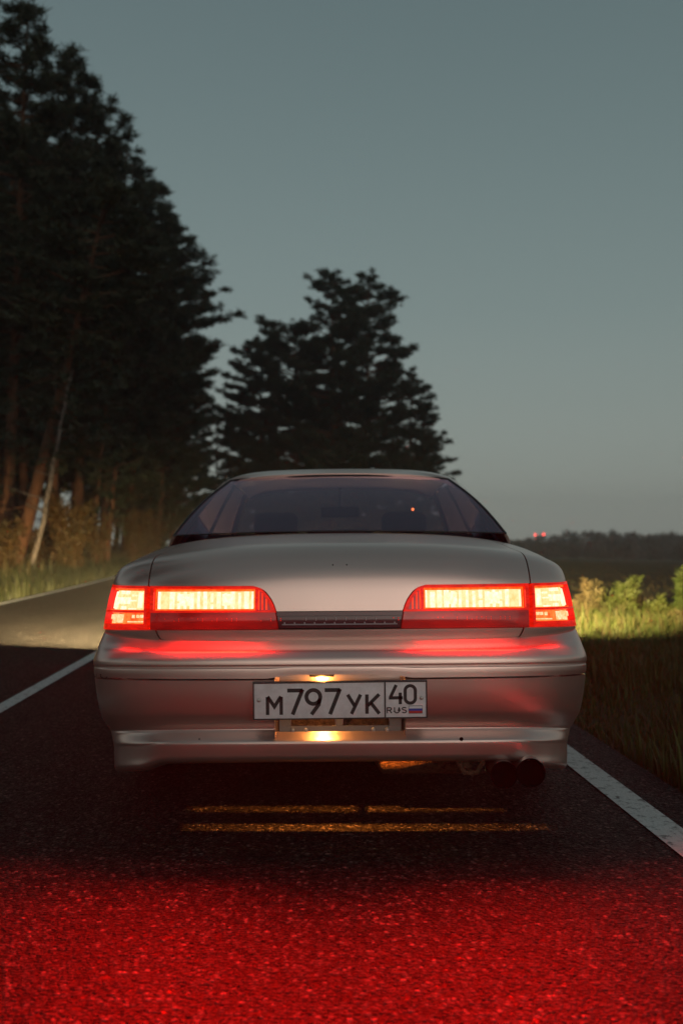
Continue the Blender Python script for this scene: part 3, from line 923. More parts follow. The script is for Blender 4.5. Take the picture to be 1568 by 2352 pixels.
for sg in (-1, 1):
    # rear pillar between the back glass and the side glass
    rows = []
    for b in np.linspace(0, 1.0, 22):
        p0 = Vector(rw(sg * 1.0, max(b, 0))) + Vector((sg * .004, .006, 0 if b >= 0 else -.03))
        p3 = Vector((sg * (.748 - .160 * b + .012 * math.sin(PI * max(b, 0))), 1.30 + .62 * b, .985 + .355 * b))
        row = []
        for u in np.linspace(0, 1, 9):
            q_ = p0.lerp(p3, u); q_.x += sg * .010 * math.sin(PI * u); row.append(q_)
        rows.append(row if sg < 0 else row)
    P = np.array([[tuple(q_) for q_ in r] for r in rows])
    if sg < 0: P = P[:, ::-1]
    paint('rear_pillar', P, car, .012)
    # side glass and its frames
    def sidew(y, t):
        lo = (sg * (.760 - .02 * sstep(y, 3.0, 3.6)), .988); hi_y = y
        return lo
    def swin(name, ya, yb, yat, ybt, m):
        rows = []
        for t in np.linspace(0, 1, 10):
            row = []
            for u in np.linspace(0, 1, 10):
                y = (ya + (yb - ya) * u) * (1 - t) + (yat + (ybt - yat) * u) * t
                x = .752 * (1 - t) + .582 * t + .012 * math.sin(PI * t)
                row.append((sg * x, y, .983 + .355 * t))
            rows.append(row if sg > 0 else row[::-1])
        return MB().grid(rows, .004 if m != 'paint' else .012).build(name, m, car)
    swin('side_window', 1.36, 2.28, 1.95, 2.28, 'glass')
    swin('door_pillar', 2.285, 2.35, 2.285, 2.35, 'black')
    swin('side_window', 2.355, 3.50, 2.355, 2.95, 'glass')
    swin('windscreen_pillar', 3.51, 3.62, 2.955, 3.03, 'paint')
ws = MB().grid([[(a * (.705 * (1 - b) + .555 * b), 3.75 - .16 * a * a - (.70 - .08 * a * a) * b, .975 + .39 * b + .015 * math.sin(PI * b) - .01 * a * a) for a in A] for b in B]).build('windscreen', 'clear', car)

# ---- interior
MB().box((0, 1.10, 1.010), (1.30, .50, .02), .006).build('parcel_shelf', 'dash', car)
hm = MB().box((0, 1.02, 1.052), (.27, .10, .055), .022).build('high_stop_lamp', 'black', car)
MB().box((0, .968, 1.055), (.22, .006, .028), .002).build('lamp_lens', 'redlens_off', hm)
for x in (-.36, .36):
    MB().box((x, 1.42, .86), (.54, .16, .42), .06, rotx=R(-14)).build('rear_seat', 'interior', car)
    st = MB().box((x, 2.50, .80), (.50, .16, .56), .06, rotx=R(-12)).build('front_seat', 'interior', car)
    MB().box((x, 2.42, 1.135), (.25, .09, .13), .04, rotx=R(-8)).build('headrest', 'interior', st)
    MB().box((x, 2.75, .52), (.50, .52, .16), .05).build('seat_cushion', 'interior', st)
ds_ = MB().box((0, 3.45, .86), (1.34, .42, .20), .06).build('dashboard', 'dash', car)
MB().box((.37, 3.30, .975), (.36, .22, .07), .03).build('instrument_hood', 'dash', ds_)
sw = MB(); c = Vector((.37, 3.10, .90))
sw.tube([(c.x + .185 * math.cos(t), c.y + .07 * math.sin(t), c.z + .172 * math.sin(t)) for t in np.linspace(0, 2 * PI, 33)], .015, 8, False)
sw.box(c, (.30, .03, .05), .012); sw.build('steering_wheel', 'black', ds_)
mi = MB().box((.0, 2.78, 1.213), (.235, .035, .068), .014).build('rear_view_mirror', 'black', car)
MB().tube([(0, 2.80, 1.23), (0, 2.86, 1.30), (0, 2.90, 1.36)], .008, 8).build('mirror_stalk', 'black', mi)
# small glowing orange dot placed behind the glass
dl = MB().lathe([(.0001, -.008), (.006, -.006), (.008, 0), (.0001, .004)], (0.455, 3.02, 1.235), 'Y', 12).build('orange_dot', mat('orange_dot_glow', (.8, .3, .05), .4, emis=(1, .22, .05), estr=5), car)

# ---- front end with headlamps
fr_rows = [ex(.08, .32, (.76, .28, .32)), ex(.05, .38, (.79, .28, .38)), ex(.04, .48, (.81, .28, .48)), ex(.05, .58, (.815, .28, .58)), ex(.095, .606, (.81, .33, .606)),
           ex(.10, .612, (.80, .34, .612)), ex(.10, .66, (.795, .36, .65)), ex(.12, .705, (.79, .38, .69)), ex(.16, .745, (.79, .42, .73)), ex(.28, .79, (.795, .52, .765)),
           ex(.60, .86, (.81, .75, .83)), ex(.90, .93, (.82, 1.0, .885)), ex(1.10, .968, (.825, 1.15, .91))]
FRONT = RowSurf(fr_rows, 7.0, flip=4.75)
fb = paint('front_bumper', FRONT.patch(0, 5, 30, ('t', -1), ('t', 1), 61), car)
paint('bonnet', FRONT.patch(7, 12, 40, ('t', -1), ('t', 1), 61), car)
MB().grid(FRONT.patch(5, 7, 6, -.34, .34, 21), .02).build('grille', 'black', fb)
for sg in (-1, 1):
    MB().grid(FRONT.patch(5, 7, 6, *((-.79, -.75) if sg < 0 else (.75, .79)), 5), .02).build('corner_panel', 'paint', fb)
    hl = MB()
    x0, x1 = .345, .745
    yb, yf = 4.75 - .30, 4.75 - .105
    hl.grid([[(sg * x, yb, z) for x in (x0, x1)] for z in (.61, .71)])
    hl.grid([[(sg * x, y, .6125) for x in (x0, x1)] for y in (yb, yf)])
    hl.grid([[(sg * x, y, .7085 - .006 * (y - yb)) for x in (x0, x1)] for y in (yb, yf)])
    for x in (x0, x1): hl.grid([[(sg * x, y, z) for y in (yb, yf)] for z in (.6125, .7085)])
    hl = hl.build('headlamp', 'chrome', car)
    MB().grid(FRONT.patch(5.05, 6.95, 5, *((-.745, -.345) if sg < 0 else (.345, .745)), 9, -.002)).build('headlamp_lens', 'clear', hl)
    MB().box((sg * .545, 4.75 - .112, .6975), (.40, .004, .032)).build('beam_mask', 'black', hl)  # added unseen strip that keeps headlamp light off the trees
    l = bpy.data.lights.new('headlamp_bulb', 'SPOT'); l.energy = 31000 if sg < 0 else 12000; l.color = (1, .72, .33); l.shadow_soft_size = .006
    l.spot_size = R(112); l.spot_blend = .9
    o = bpy.data.objects.new('headlamp_bulb', l); o.location = (sg * .56, 4.75 - .175, .6760); link(o, hl)
    o.rotation_euler = (R(90 + 9), 0, R(30 if sg < 0 else -14))

# ------------------------------------------------------------------ pines
rs = np.random.RandomState(11)
def tuft_template(n, seed):
    """a spray of needle bundles: thin triangles radiating up and outwards"""
    r = np.random.RandomState(seed); V = []; F = []
    for i in range(n):
        d = r.normal(size=3); d[2] = abs(d[2]) * .7 + .1; d /= np.linalg.norm(d)
        s = np.cross(d, r.normal(size=3)); s /= np.linalg.norm(s)
        c = r.normal(size=3) * .22
        L = r.uniform(.5, 1.0); w = r.uniform(.05, .10)
        V += [c - s * w, c + s * w, c + d * L]
        F.append((3 * i, 3 * i + 1, 3 * i + 2))
    return np.array(V), np.array(F)
TUFTS = [tuft_template(22, s) for s in range(5)]

def scatter(points, sizes, r, squash=.75, templates=TUFTS):
    Vs = []; Fs = []; off = 0
    points = np.asarray(points); sizes = np.asarray(sizes)
    which = r.randint(0, len(templates), len(points))
    for k, (TV, TF) in enumerate(templates):
        P = points[which == k]; S = sizes[which == k]
        if not len(P): continue
        a = r.uniform(0, 2 * PI, len(P)); ca, sa = np.cos(a), np.sin(a)
        x = TV[None, :, 0] * ca[:, None] - TV[None, :, 1] * sa[:, None]
        y = TV[None, :, 0] * sa[:, None] + TV[None, :, 1] * ca[:, None]
        z = np.repeat(TV[None, :, 2], len(P), 0) * squash
        V = np.stack([x, y, z], 2) * S[:, None, None] + P[:, None, :]
        F = TF[None] + (np.arange(len(P)) * len(TV))[:, None, None] + off
        Vs.append(V.reshape(-1, 3)); Fs.append(F.reshape(-1, 3)); off += len(P) * len(TV)
    return np.concatenate(Vs), np.concatenate(Fs)

def pine(loc, H, crown0, rad, seed, label, lean=(0, 0), dens=1.0, r0=.2, prof=None, tsize=.46, group='pines along the road', mats=('bark', 'needle'), dead=10, side=None, name='pine_tree'):
    """H height, crown0 height of the lowest live limb, rad crown radius; lean = sideways shift of the top"""
    r = np.random.RandomState(seed)
    prof = prof or [(0, .45), (.15, .85), (.35, 1.0), (.6, .8), (.8, .55), (.93, .3), (1, .08)]
    root = empty(name, loc); tag(root, label, 'tree', group)
    def axis(t):
        return np.array([lean[0] * t + .12 * math.sin(3.1 * t + seed) * t, lean[1] * t + .12 * math.cos(2.3 * t + seed) * t, H * t])
    tb = MB()
    ts = np.linspace(-.015, 1, 18)
    tb.tube([axis(t) for t in ts], [r0 * (1.15 if t < .02 else 1) * (1 - .93 * max(t, 0) ** 1.1) + .012 for t in ts], 10)
    pts = []; sz = []
    nb = int((H - crown0) * 6.5 * dens)
    for i in range(nb):
        f = (i + r.uniform(0, 1)) / nb
        z = crown0 + (H - crown0) * f
        L = rad * np.interp(f, [p[0] for p in prof], [p[1] for p in prof]) * r.uniform(.5, 1.15)
        az = i * 2.399 + r.uniform(-.6, .6)
        if side is not None: L *= 1 + side[1] * math.cos(az - side[0])
        if L < .15: continue
        b0 = axis(z / H); rise = r.uniform(-.10, .34) + .35 * max(0, f - .6)
        d = np.array([math.cos(az), math.sin(az), rise]); nseg = 5
        path = [b0]
        bend = r.uniform(-.25, .25)
        for k in range(1, nseg + 1):
            u = k / nseg
            p = b0 + d * L * u + np.array([-math.sin(az), math.cos(az), 0]) * bend * L * u * u + np.array([0, 0, .10 * L * u * u])
            path.append(p)
        tb.tube(path, [max(.014, (.018 + .022 * L) * (1 - .85 * k / nseg)) for k in range(nseg + 1)], 5, False)
        # side twigs carrying the needles, in flattish plates
        nt = max(2, int(L * 5.0))
        for k in range(nt):
            u = r.uniform(.28, 1.0) ** .8
            q = b0 + d * L * u + np.array([-math.sin(az), math.cos(az), 0]) * bend * L * u * u + np.array([0, 0, .10 * L * u * u])
            tl = (1.15 - u * .75) * min(L, 1.9) * .55
            ta = az + r.choice((-1, 1)) * r.uniform(.3, 1.25)
            e = q + np.array([math.cos(ta), math.sin(ta), r.uniform(.0, .35)]) * tl * r.uniform(.6, 1.1)
            m = 2 + int(tl * 3.2)
            for j in range(m):
                w = (j + 1) / m
                pts.append(q * (1 - w) + e * w + r.normal(size=3) * np.array([.08, .08, .08])); sz.append(tsize * r.uniform(.65, 1.2) * (1 - .25 * f))
        pts.append(path[-1]); sz.append(tsize * r.uniform(.7, 1.1))
    for k in range(6):
        pts.append(axis(1 - .012 * k) + r.normal(size=3) * .06); sz.append(tsize * .7)
    # bare dead limbs below the crown
    for k in range(dead):
        z = r.uniform(.18, 1.0) * crown0; az = r.uniform(0, 2 * PI); L = r.uniform(.5, 1.8)
        b0 = axis(z / H); d = np.array([math.cos(az), math.sin(az), r.uniform(-.25, .15)])
        tb.tube([b0, b0 + d * L * .5, b0 + d * L + np.array([0, 0, -.1 * L])], [.022, .014, .006], 4, False)
    tb.build('trunk', mats[0], root)
    V, F = scatter(pts, sz, r)
    np_mesh('crown', V, F, mats[1], root)
    return root

def copy_tree(o, loc, rz, sc, label, group=None):
    c = o.copy(); COL.objects.link(c); c.location = loc; c.rotation_euler = (0, 0, rz); c.scale = (sc[0], sc[0], sc[1]); c['label'] = label
    if group: c['group'] = group
    for ch in o.children:
        q = ch.copy(); COL.objects.link(q); q.parent = c
    return c

def W(px, y):            # world x that shows at picture column px (1568 wide) at distance y
    return (px - 784.0) / FPX * y
def TZg(x, y): return float(terrain(x, y)) - .05
def at(px, y): x = W(px, y); return (x, y, TZg(x, y))
def Hfor(py, y, px): return CAM_Z + (1250 - py) / FPX * y - TZg(W(px, y), y)

FL = 'tall pines on the left of the road'
tall = [(0, .5), (.2, .9), (.4, 1.0), (.65, .85), (.82, .6), (.94, .35), (1, .1)]
slim = [(0, .55), (.2, .9), (.4, 1.0), (.6, .9), (.75, .68), (.87, .5), (.95, .34), (1, .1)]
def lpine(pb, pt, py, y, c0, rad, seed, label, pr=slim, dens=1.35, r0=.2, side=None, **k):
    return pine(at(pb, y), Hfor(py, y, pb), c0, rad, seed, label, (W(pt, y) - W(pb, y), 0), dens, r0, pr, group=FL, side=side, **k)
p_lean = lpine(28, 262, 420, 25, 6.0, 1.9, 1, 'leaning pine with a thick rusty trunk at the left edge', tall, 1.1, .19)
p_a = lpine(10, 75, 2, 30, 5.5, 2.1, 2, 'tallest pine of the left row, its narrow top alone against the sky', dens=1.3)
p_b = lpine(115, 162, 122, 34, 4.6, 2.3, 3, 'pine whose crown shows a window of sky, behind the leaning trunk')
p_c = lpine(175, 222, 232, 38, 4.0, 2.5, 4, 'broad dark pine in the middle of the left row', tall, side=(0, .2))
p_d = lpine(235, 285, 338, 43, 3.4, 2.8, 5, 'pine with a bushy shoulder, fourth down the slope of tree tops', tall, side=(0, .2))
p_e = lpine(290, 352, 420, 49, 2.6, 3.0, 6, 'pine leaning its upper limbs out toward the road', tall, side=(0, .2))
p_f = lpine(335, 408, 545, 55, 1.6, 3.1, 7, 'lower pine with a long limb reaching right near the end of the row', [(0, .6), (.3, .85), (.6, 1.0), (.85, .7), (1, .1)], 1.25, side=(0, .25))
p_g = lpine(392, 430, 830, 64, .8, 2.7, 8, 'smaller pine closing the left row beside the rear window', [(0, .8), (.4, 1), (.8, .7), (1, .1)], 1.25, .17)
# trees filling the wood behind the first row
fills = [(-60, 36, p_a, .92), (50, 41, p_b, 1.0), (-10, 46, p_c, 1.1), (105, 50, p_d, 1.1), (165, 54, p_c, .98), (60, 60, p_e, 1.3), (215, 60, p_d, 1.0), (265, 66, p_e, 1.0), (200, 74, p_f, 1.4),
         (320, 72, p_f, .95), (130, 82, p_d, 1.4), (30, 78, p_c, 1.4), (350, 82, p_g, 1.2), (280, 88, p_f, 1.3), (-30, 64, p_d, 1.4)]
words = ['set back beside the leaning trunk', 'just right of the pale birch stem', 'deep in the wood at the far left', 'behind the lit shrub', 'in the second row of the wood', 'filling the dark heart of the wood',
         'behind the broad middle pine', 'behind the pine with the bushy shoulder', 'glimpsed deep between trunks', 'in shade near the end of the row', 'far back in the wood', 'far back at the left edge', 'low behind the closing pine', 'darkest at the back by the road bend', 'leaning in from the left border']
for (px, y, src, sc), wd in zip(fills, words):
    copy_tree(src, at(px, y), rs.uniform(-.5, .5), (1.0, sc), 'dark pine ' + wd, FL)
# pines beside and behind the camera: they show as the dark reflection in the rear glass
for i, (x, y) in enumerate(((-10.5, 12), (-10, 3), (-10.5, -6), (-11, -14))):
    copy_tree((p_a, p_c, p_b, p_d)[i], (x, y, TZg(x, y)), 1.3 * i, (1.1, 1.0), ('roadside pine mirrored in the left of the rear window, ' + ('nearest the wood', 'level with the boot', 'level with the plate', 'farthest back')[i]), 'pines mirrored in the rear glass')
# pale birch stem leaning beside the pine, and bare trunks in the wood
def stem(pxb, pyb, pxt, pyt, y, r0, m, label, dy=0., name='birch_tree', seed=0):
    b = Vector((W(pxb, y), y, TZg(W(pxb, y), y))); t = Vector((W(pxt, y + dy), y + dy, CAM_Z + (1250 - pyt) / FPX * (y + dy)))
    root = empty(name, b); tag(root, label, 'tree', FL)
    r = np.random.RandomState(seed); mb = MB()
    L = t - b
    pts = [L * u + Vector((r.normal() * .03, r.normal() * .03, 0)) for u in np.linspace(0, 1, 12)]
    mb.tube(pts, [r0 * (1 - .6 * u) for u in np.linspace(0, 1, 12)], 8)
    for k in range(9):
        u = r.uniform(.3, 1); a = r.uniform(0, 2 * PI); l_ = r.uniform(.4, 1.5); q_ = L * u
        mb.tube([q_, q_ + Vector((math.cos(a), math.sin(a), .25)) * l_ * .5, q_ + Vector((math.cos(a), math.sin(a), .3)) * l_], [.02, .012, .005], 4, False)
    mb.build('trunk', m, root)
    pts2 = [np.array(L * r.uniform(.55, 1.05)) + r.normal(size=3) * (.7, .7, .5) for _ in range(60)]
    V, F = scatter(pts2, np.full(60, .4), r); np_mesh('crown', V, F, 'needle', root)
    return root
stem(70, 1255, 165, 850, 23.5, .075, 'birch', 'thin pale birch stem leaning beside the rusty pine trunk', 1.0, seed=1)
stem(-15, 1240, 42, 935, 27, .11, 'bark', 'bare reddish trunk cut by the left border', .5, 'pine_tree', seed=2)
stem(242, 1275, 268, 1060, 33, .13, 'bark', 'straight bare trunk standing right of the lit shrub', 0, 'pine_tree', seed=3)
stem(205, 1250, 245, 930, 36, .10, 'bark', 'thin bare trunk behind the lit shrub', .5, 'pine_tree', seed=4)
stem(360, 1255, 375, 1080, 48, .13, 'bark', 'short dim trunk close to the car roof on the left', 0, 'pine_tree', seed=5)

# centre group beyond the bend
CG = 'pines beyond the bend'
bushy = [(0, .95), (.2, 1.0), (.4, .92), (.6, .72), (.78, .55), (.9, .38), (1, .08)]
Y0 = 70
pine(at(766, Y0), Hfor(632, Y0, 770), 1.0, 5.2, 21, 'left one of the twin-topped pines behind the car roof', (0, 0), 1.25, .28, [(0, .85), (.25, .95), (.5, .86), (.68, .62), (.8, .50), (.92, .38), (1, .12)], .52, CG)
pine(at(846, Y0 + 2), Hfor(632, Y0 + 2, 850), 1.0, 4.9, 22, 'right one of the twin-topped pines behind the car roof', (0, 0), 1.3, .28, [(0, .95), (.2, 1.0), (.4, .95), (.6, .80), (.78, .64), (.9, .48), (1, .14)], .52, CG)
pine(at(690, Y0 + 2), Hfor(752, Y0 + 2, 690), .8, 4.6, 23, 'broad lower pine joined to the left of the twin tops', (-.6, 0), 1.25, .24, [(0, .8), (.3, 1.0), (.6, .95), (.85, .8), (1, .3)], .52, CG, side=(PI, .15))
pine(at(605, Y0 + 5), Hfor(785, Y0 + 5, 600), .6, 3.4, 29, 'feathery pine on the far left shoulder of the centre group', (-.3, 0), 1.1, .2, [(0, .8), (.3, 1.0), (.6, .9), (.85, .75), (1, .25)], .5, CG, side=(PI, .25))
pine(at(560, Y0 + 8), Hfor(905, Y0 + 8, 545), .5, 3.2, 24, 'small thin pine with sky between its limbs, left of the roof', (0, 0), .8, .16, [(0, .8), (.4, 1), (.8, .8), (1, .2)], .46, CG)
pine(at(935, Y0 + 5), Hfor(850, Y0 + 5, 925), .5, 3.4, 25, 'lower pine on the right flank of the twin tops', (.3, 0), 1.2, .2, bushy, .5, CG)
pine(at(985, Y0 + 9), Hfor(985, Y0 + 9, 975), .3, 3.2, 26, 'low young pine sloping down toward the open field', (0, 0), 1.1, .14, bushy, .46, CG)
pine(at(720, Y0 + 12), Hfor(900, Y0 + 12, 720), .3, 4.6, 27, 'dark pine low behind the roof, under the twin tops', (0, 0), 1.2, .2, bushy, .52, CG)
pine(at(500, Y0 + 18), Hfor(955, Y0 + 18, 500), .3, 3.0, 28, 'sparse little pine in the gap left of the rear window', (0, 0), .8, .14, bushy, .46, CG)

# ------------------------------------------------------------------ shrubs, weeds, grass
def leaf_template(n, seed, lean_=.5):
    r = np.random.RandomState(seed); V = []; F = []
    for i in range(n):
        d = r.normal(size=3); d[2] = d[2] * .6 + .25; d /= np.linalg.norm(d)
        s = np.cross(d, r.normal(size=3)); s /= np.linalg.norm(s)
        c = r.normal(size=3) * .3; L = r.uniform(.3, .5); w = L * .28
        k = 4 * i
        V += [c, c + d * L * .5 + s * w, c + d * L, c + d * L * .5 - s * w]
        F += [(k, k + 1, k + 2), (k, k + 2, k + 3)]
    return np.array(V), np.array(F)
LEAVES = [leaf_template(14, s) for s in range(4)]
def shrub(loc, h, w, n, seed, label, m='shrub', group='shrubs at the edge of the wood', ls=.22, name='shrub'):
    r = np.random.RandomState(seed); root = empty(name, loc); tag(root, label, 'shrub', group)
    mb = MB(); pts = []
    ns = 7
    for k in range(ns):
        a = r.uniform(0, 2 * PI); e = np.array([math.cos(a) * w * r.uniform(.2, .9), math.sin(a) * w * r.uniform(.2, .9), h * r.uniform(.65, 1)])
        mid = e * .5 + np.array([0, 0, .12 * h])
        mb.tube([(0, 0, -.05), mid, e], [.02, .012, .005], 5, False)
        for j in range(n // ns):
            u = r.uniform(.15, 1.05)
            p = (1 - u) ** 2 * np.zeros(3) + 2 * u * (1 - u) * mid + u * u * e
            pts.append(p + r.normal(size=3) * np.array([.16, .16, .12]) * w)
    mb.build('stem', 'bark', root)
    V, F = scatter(pts, ls * r.uniform(.7, 1.3, len(pts)), r, 1.0, LEAVES)
    np_mesh('foliage', V, F, m, root)
    return root
shrub(at(165, 24.5), 2.3, .75, 330, 1, 'leafy brown lit shrub between birch stem and bare trunk')
shrub(at(10, 23), 1.7, .6, 200, 2, 'small orange shrub at the foot of the leaning pine')
shrub(at(225, 30), 2.0, .8, 220, 3, 'dim shrub in front of the straight bare trunk')
shrub(at(305, 36), 2.4, 1.0, 260, 4, 'wide dark shrub at the far end of the left verge')
shrub(at(350, 44), 2.6, 1.1, 260, 5, 'last dark shrub beside the rear pillar of the car')
shrub(at(95, 27), 1.6, .7, 200, 6, 'low shrub behind the birch stem')

def blade_template(n, seed):
    r = np.random.RandomState(seed); V = []; F = []
    for i in range(n):
        d = r.normal(size=3); d[2] = abs(d[2]) * 1.1 + .5; d /= np.linalg.norm(d)
        s = np.cross(d, r.normal(size=3)); s /= np.linalg.norm(s)
        c = r.normal(size=3) * .25; L = r.uniform(.5, 1.1); w = L * .085; k = 4 * i
        V += [c, c + d * L * .45 + s * w, c + d * L + np.array([0, 0, -.15 * L]), c + d * L * .45 - s * w]
        F += [(k, k + 1, k + 2), (k, k + 2, k + 3)]
    return np.array(V), np.array(F)
BLADES = [blade_template(9, s) for s in range(4)]
def weed(loc, h, w, nstem, seed, label, m, group='tall weeds lit by the headlamps', leafy=1.0):
    """upright stalks with narrow leaves and a feathery seed head"""
    r = np.random.RandomState(seed); root = empty('weed_plant', loc); tag(root, label, 'weed', group)
    mb = MB(); pts = []; sz = []
    for k in range(nstem):
        a = r.uniform(0, 2 * PI); rr = w * math.sqrt(r.uniform(0, 1))
        b = np.array([math.cos(a) * rr * .5, math.sin(a) * rr * .5, -.04]); hh = h * r.uniform(.6, 1.0)
        e = b + np.array([math.cos(a) * rr * .6 + r.normal() * .04, math.sin(a) * rr * .6, hh])
        mid = (b + e) / 2 + r.normal(size=3) * .03
        mb.tube([b, mid, e], [.004, .003, .0018], 4, False)
        nl = int(13 * leafy)
        for j in range(nl):
            u = r.uniform(.1, 1.0); p = b * (1 - u) + e * u + r.normal(size=3) * .025
            pts.append(p); sz.append(.10 * r.uniform(.6, 1.3) * (1.15 - .4 * u))
    mb.build('stem', 'grass_dry', root)
    V, F = scatter(pts, sz, r, 1.0, BLADES); np_mesh('foliage', V, F, m, root)
    return root
weed(at(1350, 11.3), 0.58, 0.150, 6, 1, 'tall tan weed clump standing right beside the tail lamp', 'grass_dry', leafy=1.0)
weed(at(1383, 11.4), 0.40, 0.120, 7, 2, 'bright yellow green weed clump right of the tan one', 'grass')
weed(at(1408, 12.0), 0.40, 0.090, 4, 3, 'thin brownish weed stalks between two bright clumps', 'grass_dry', leafy=.6)
weed(at(1437, 11.4), 0.55, 0.098, 8, 4, 'tallest bright green weed in the headlamp light', 'grass', leafy=1.2)
weed(at(1460, 11.8), 0.40, 0.083, 4, 5, 'dry tan stalks just right of the tallest green weed', 'grass_dry', leafy=.7)
weed(at(1490, 11.6), 0.20, 0.112, 6, 6, 'low bright tuft in the gap before the round weed', 'grass')
weed(at(1522, 11.4), 0.30, 0.112, 7, 7, 'rounded mid green weed left of the edge sapling', 'grass', leafy=1.1)
weed(at(1566, 11.0), 0.66, 0.135, 8, 8, 'leafy sapling cut by the right border', 'grass', leafy=1.4)
weed(at(1552, 10.5), 0.26, 0.090, 4, 9, 'dry brown stalks at the foot of the edge sapling', 'grass_dry')

def grass(name, n, fd, fy, h, w, m, label, seed, clump=.6, bend=.5):
    """n blades; fd, fy: functions of random numbers to sideways distance d and y"""
    r = np.random.RandomState(seed)
    y = fy(r.uniform(size=n)); d = fd(r.uniform(size=n))
    x = d + road_x(y); z = terrain(x, y) - .02
    cl = .5 + .5 * np.sin(x * 3.1 + 1.7 * np.sin(y * 1.9)) * np.cos(y * 2.3 + x)
    H = h * r.uniform(.45, 1.15, n) * (1 - clump + clump * cl) ; a = r.uniform(0, 2 * PI, n)
    H = np.where(r.uniform(size=n) < .03, H * 1.7, H)
    bx, by = np.cos(a), np.sin(a); k = r.uniform(.1, 1, n) * bend * H
    ww = w * r.uniform(.6, 1.3, n)
    sx, sy = -by * ww, bx * ww
    b = np.stack([x, y, z], 1); s = np.stack([sx, sy, np.zeros(n)], 1)
    m1 = b + np.stack([bx * k * .3, by * k * .3, H * .6], 1); tip = b + np.stack([bx * k, by * k, H], 1)
    V = np.stack([b - s, b + s, m1 + s * .7, m1 - s * .7, tip], 1).reshape(-1, 3)
    f = np.array([(0, 1, 2), (0, 2, 3), (3, 2, 4)])
    F = (f[None] + (np.arange(n) * 5)[:, None, None]).reshape(-1, 3)
    return tag(np_mesh(name, V, F, m), label, 'grass', kind='stuff')
grass('verge_grass', 90000, lambda u: RIGHT_EDGE + .04 + 8.5 * u ** 1.25, lambda u: 1.5 + 11.5 * u ** .8, .15, .005, 'grass', 'thick green grass on the right verge beside the car', 1)
grass('dry_verge_grass', 34000, lambda u: RIGHT_EDGE + .02 + 8 * u ** 1.3, lambda u: 1.5 + 11.5 * u ** .8, .19, .003, 'grass_dry', 'dry brown stalks mixed through the right verge', 2, bend=.8)
grass('field_grass', 40000, lambda u: RIGHT_EDGE + 4 + 50 * u ** 1.5, lambda u: 15 + 70 * u ** 1.4, .13, .012, 'field_blade', 'rough dark grass of the open field', 3)
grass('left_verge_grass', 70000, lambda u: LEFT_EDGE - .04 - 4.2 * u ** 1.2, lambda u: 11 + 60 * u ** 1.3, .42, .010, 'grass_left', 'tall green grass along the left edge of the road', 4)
grass('wood_floor_grass', 24000, lambda u: LEFT_EDGE - 1.0 - 8 * u, lambda u: 14 + 60 * u ** 1.2, .62, .010, 'grass_dry', 'dry stalks and bracken at the foot of the pines', 5)

# ------------------------------------------------------------------ far wood across the field and the masts
def far_wood():
    r = np.random.RandomState(9); pts = []; sz = []
    for row, (Y, zb, h0) in enumerate(((215, 3.2, 3.4), (250, 2.6, 5.2), (290, 0, 7.0), (330, 0, 8.6))):
        n = 230
        for i in range(n):
            x = -20 + 330 * (i + r.uniform(0, 1)) / n; y = Y + r.uniform(-14, 14)
            if row == 0 and math.sin(x * .11) < .35: continue
            ramp_ = .55 + .45 * float(sstep(x, 58, 82))
            h = h0 * r.uniform(.9, 1.06) * ramp_; w = h * r.uniform(.4, .7)
            z0 = float(terrain(x, y))
            for k in range(16):
                f = r.uniform(.05, 1); a = r.uniform(0, 2 * PI); rr = w * math.sqrt(r.uniform(0, 1)) * (1.05 - f * .75)
                pts.append((x + rr * math.cos(a), y + rr * math.sin(a), z0 + h * f)); sz.append(1.9 * r.uniform(.7, 1.3))
    V, F = scatter(pts, sz, r, .9)
    tag(np_mesh('far_wood', V, F, 'wood_far'), 'dark belt of distant woodland on the horizon at right', 'woodland', kind='stuff')
far_wood()
def near_wood():
    r = np.random.RandomState(19); n = 8500
    u = r.uniform(size=n); y = 34 + 130 * u ** 1.5; d = LEFT_EDGE - 11 - 45 * r.uniform(size=n) ** 1.6
    x = d + road_x(y); z = terrain(x, y) + 8.5 * r.uniform(size=n) ** 1.3
    V, F = scatter(np.stack([x, y, z], 1), 1.5 * r.uniform(.7, 1.3, n), r, .9)
    tag(np_mesh('undergrowth', V, F, 'needle'), 'dense dark undergrowth deep in the pine wood at left', 'undergrowth', kind='stuff')
near_wood()
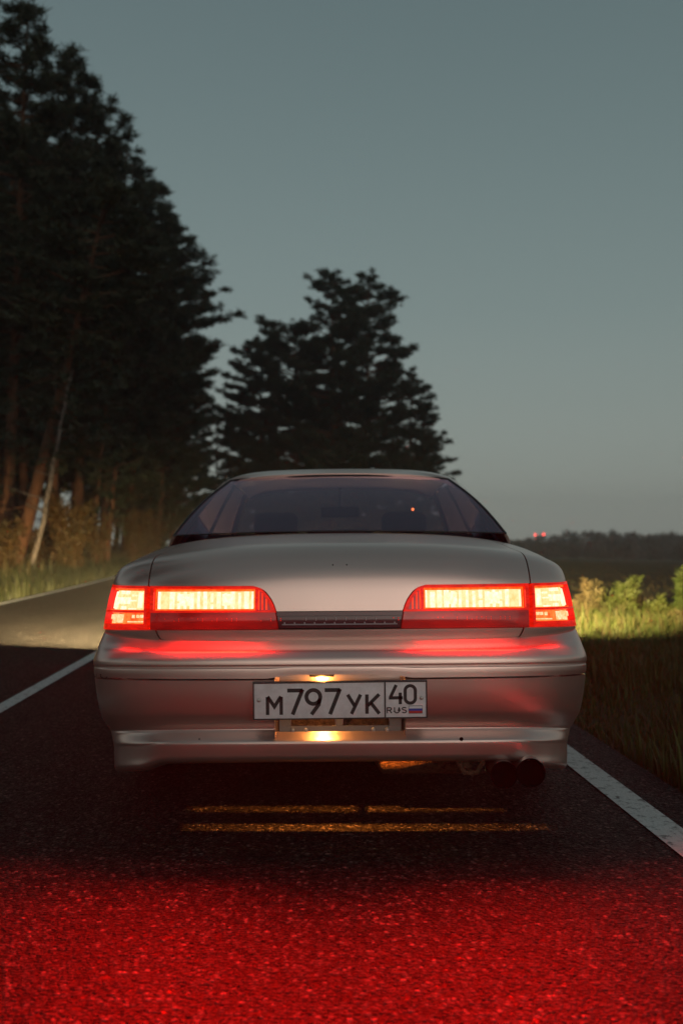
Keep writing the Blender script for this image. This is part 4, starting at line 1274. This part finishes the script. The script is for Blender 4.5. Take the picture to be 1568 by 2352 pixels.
glow = mat('mast_lamp_glow', (.8, .05, .03), .5, emis=(1, .045, .03), estr=22)
steel = mat('mast_steel', (.12, .12, .12), .6)
for (px, lights, label) in ((1229, (1228, 1238), 'left distant mast with two red lamps above the wood'), (1248, (1227,), 'right distant mast with a single red lamp above the wood')):
    y = 720.0; x = W(px, y); zt = CAM_Z + (1250 - min(lights)) / FPX * y
    m_ = empty('radio_mast', (x, y, -8)); tag(m_, label, 'mast', 'masts with red warning lamps')
    mb = MB()
    for a in range(3):
        th = a * 2 * PI / 3
        mb.tube([(.8 * math.cos(th), .8 * math.sin(th), 0), (.2 * math.cos(th), .2 * math.sin(th), zt + 7.8)], .06, 5)
    for k in range(12):
        z = (zt + 7) * k / 12; q = .8 - .6 * k / 12
        for a in range(3):
            t0, t1 = a * 2 * PI / 3, (a + 1) * 2 * PI / 3
            mb.tube([(q * math.cos(t0), q * math.sin(t0), z), (q * .93 * math.cos(t1), q * .93 * math.sin(t1), z + (zt + 7) / 12)], .035, 4)
    mb.build('lattice', steel, m_)
    for py in lights:
        z = CAM_Z + (1250 - py) / FPX * y + 8
        s_ = .5 if py < 1235 else .36
        MB().lathe([(.001, -s_)] + [(s_ * math.sin(t), -s_ * math.cos(t)) for t in np.linspace(.3, PI - .3, 9)] + [(.001, s_)], (0, -.4, z), 'Z', 14).build('warning_lamp', glow, m_)

# ------------------------------------------------------------------ thin haze volume, added to imitate lens bloom round the lamps
HAZE = .0008
hz = MB().box((-60, 385, 17), (1900, 1080, 54)).build('haze', mat('bloom_haze'))
hm_ = hz.data.materials[0]; k = N(hm_); k.n.clear()
pv = k.new('ShaderNodeVolumePrincipled'); pv.inputs['Color'].default_value = (.9, .9, .9, 1)
pv.inputs['Density'].default_value = HAZE; pv.inputs['Anisotropy'].default_value = .1
ho = k.new('ShaderNodeOutputMaterial'); k.l.new(pv.outputs[0], ho.inputs['Volume'])
tag(hz, 'thin haze added over road and field to imitate bloom round the lamps', 'mist', kind='stuff')
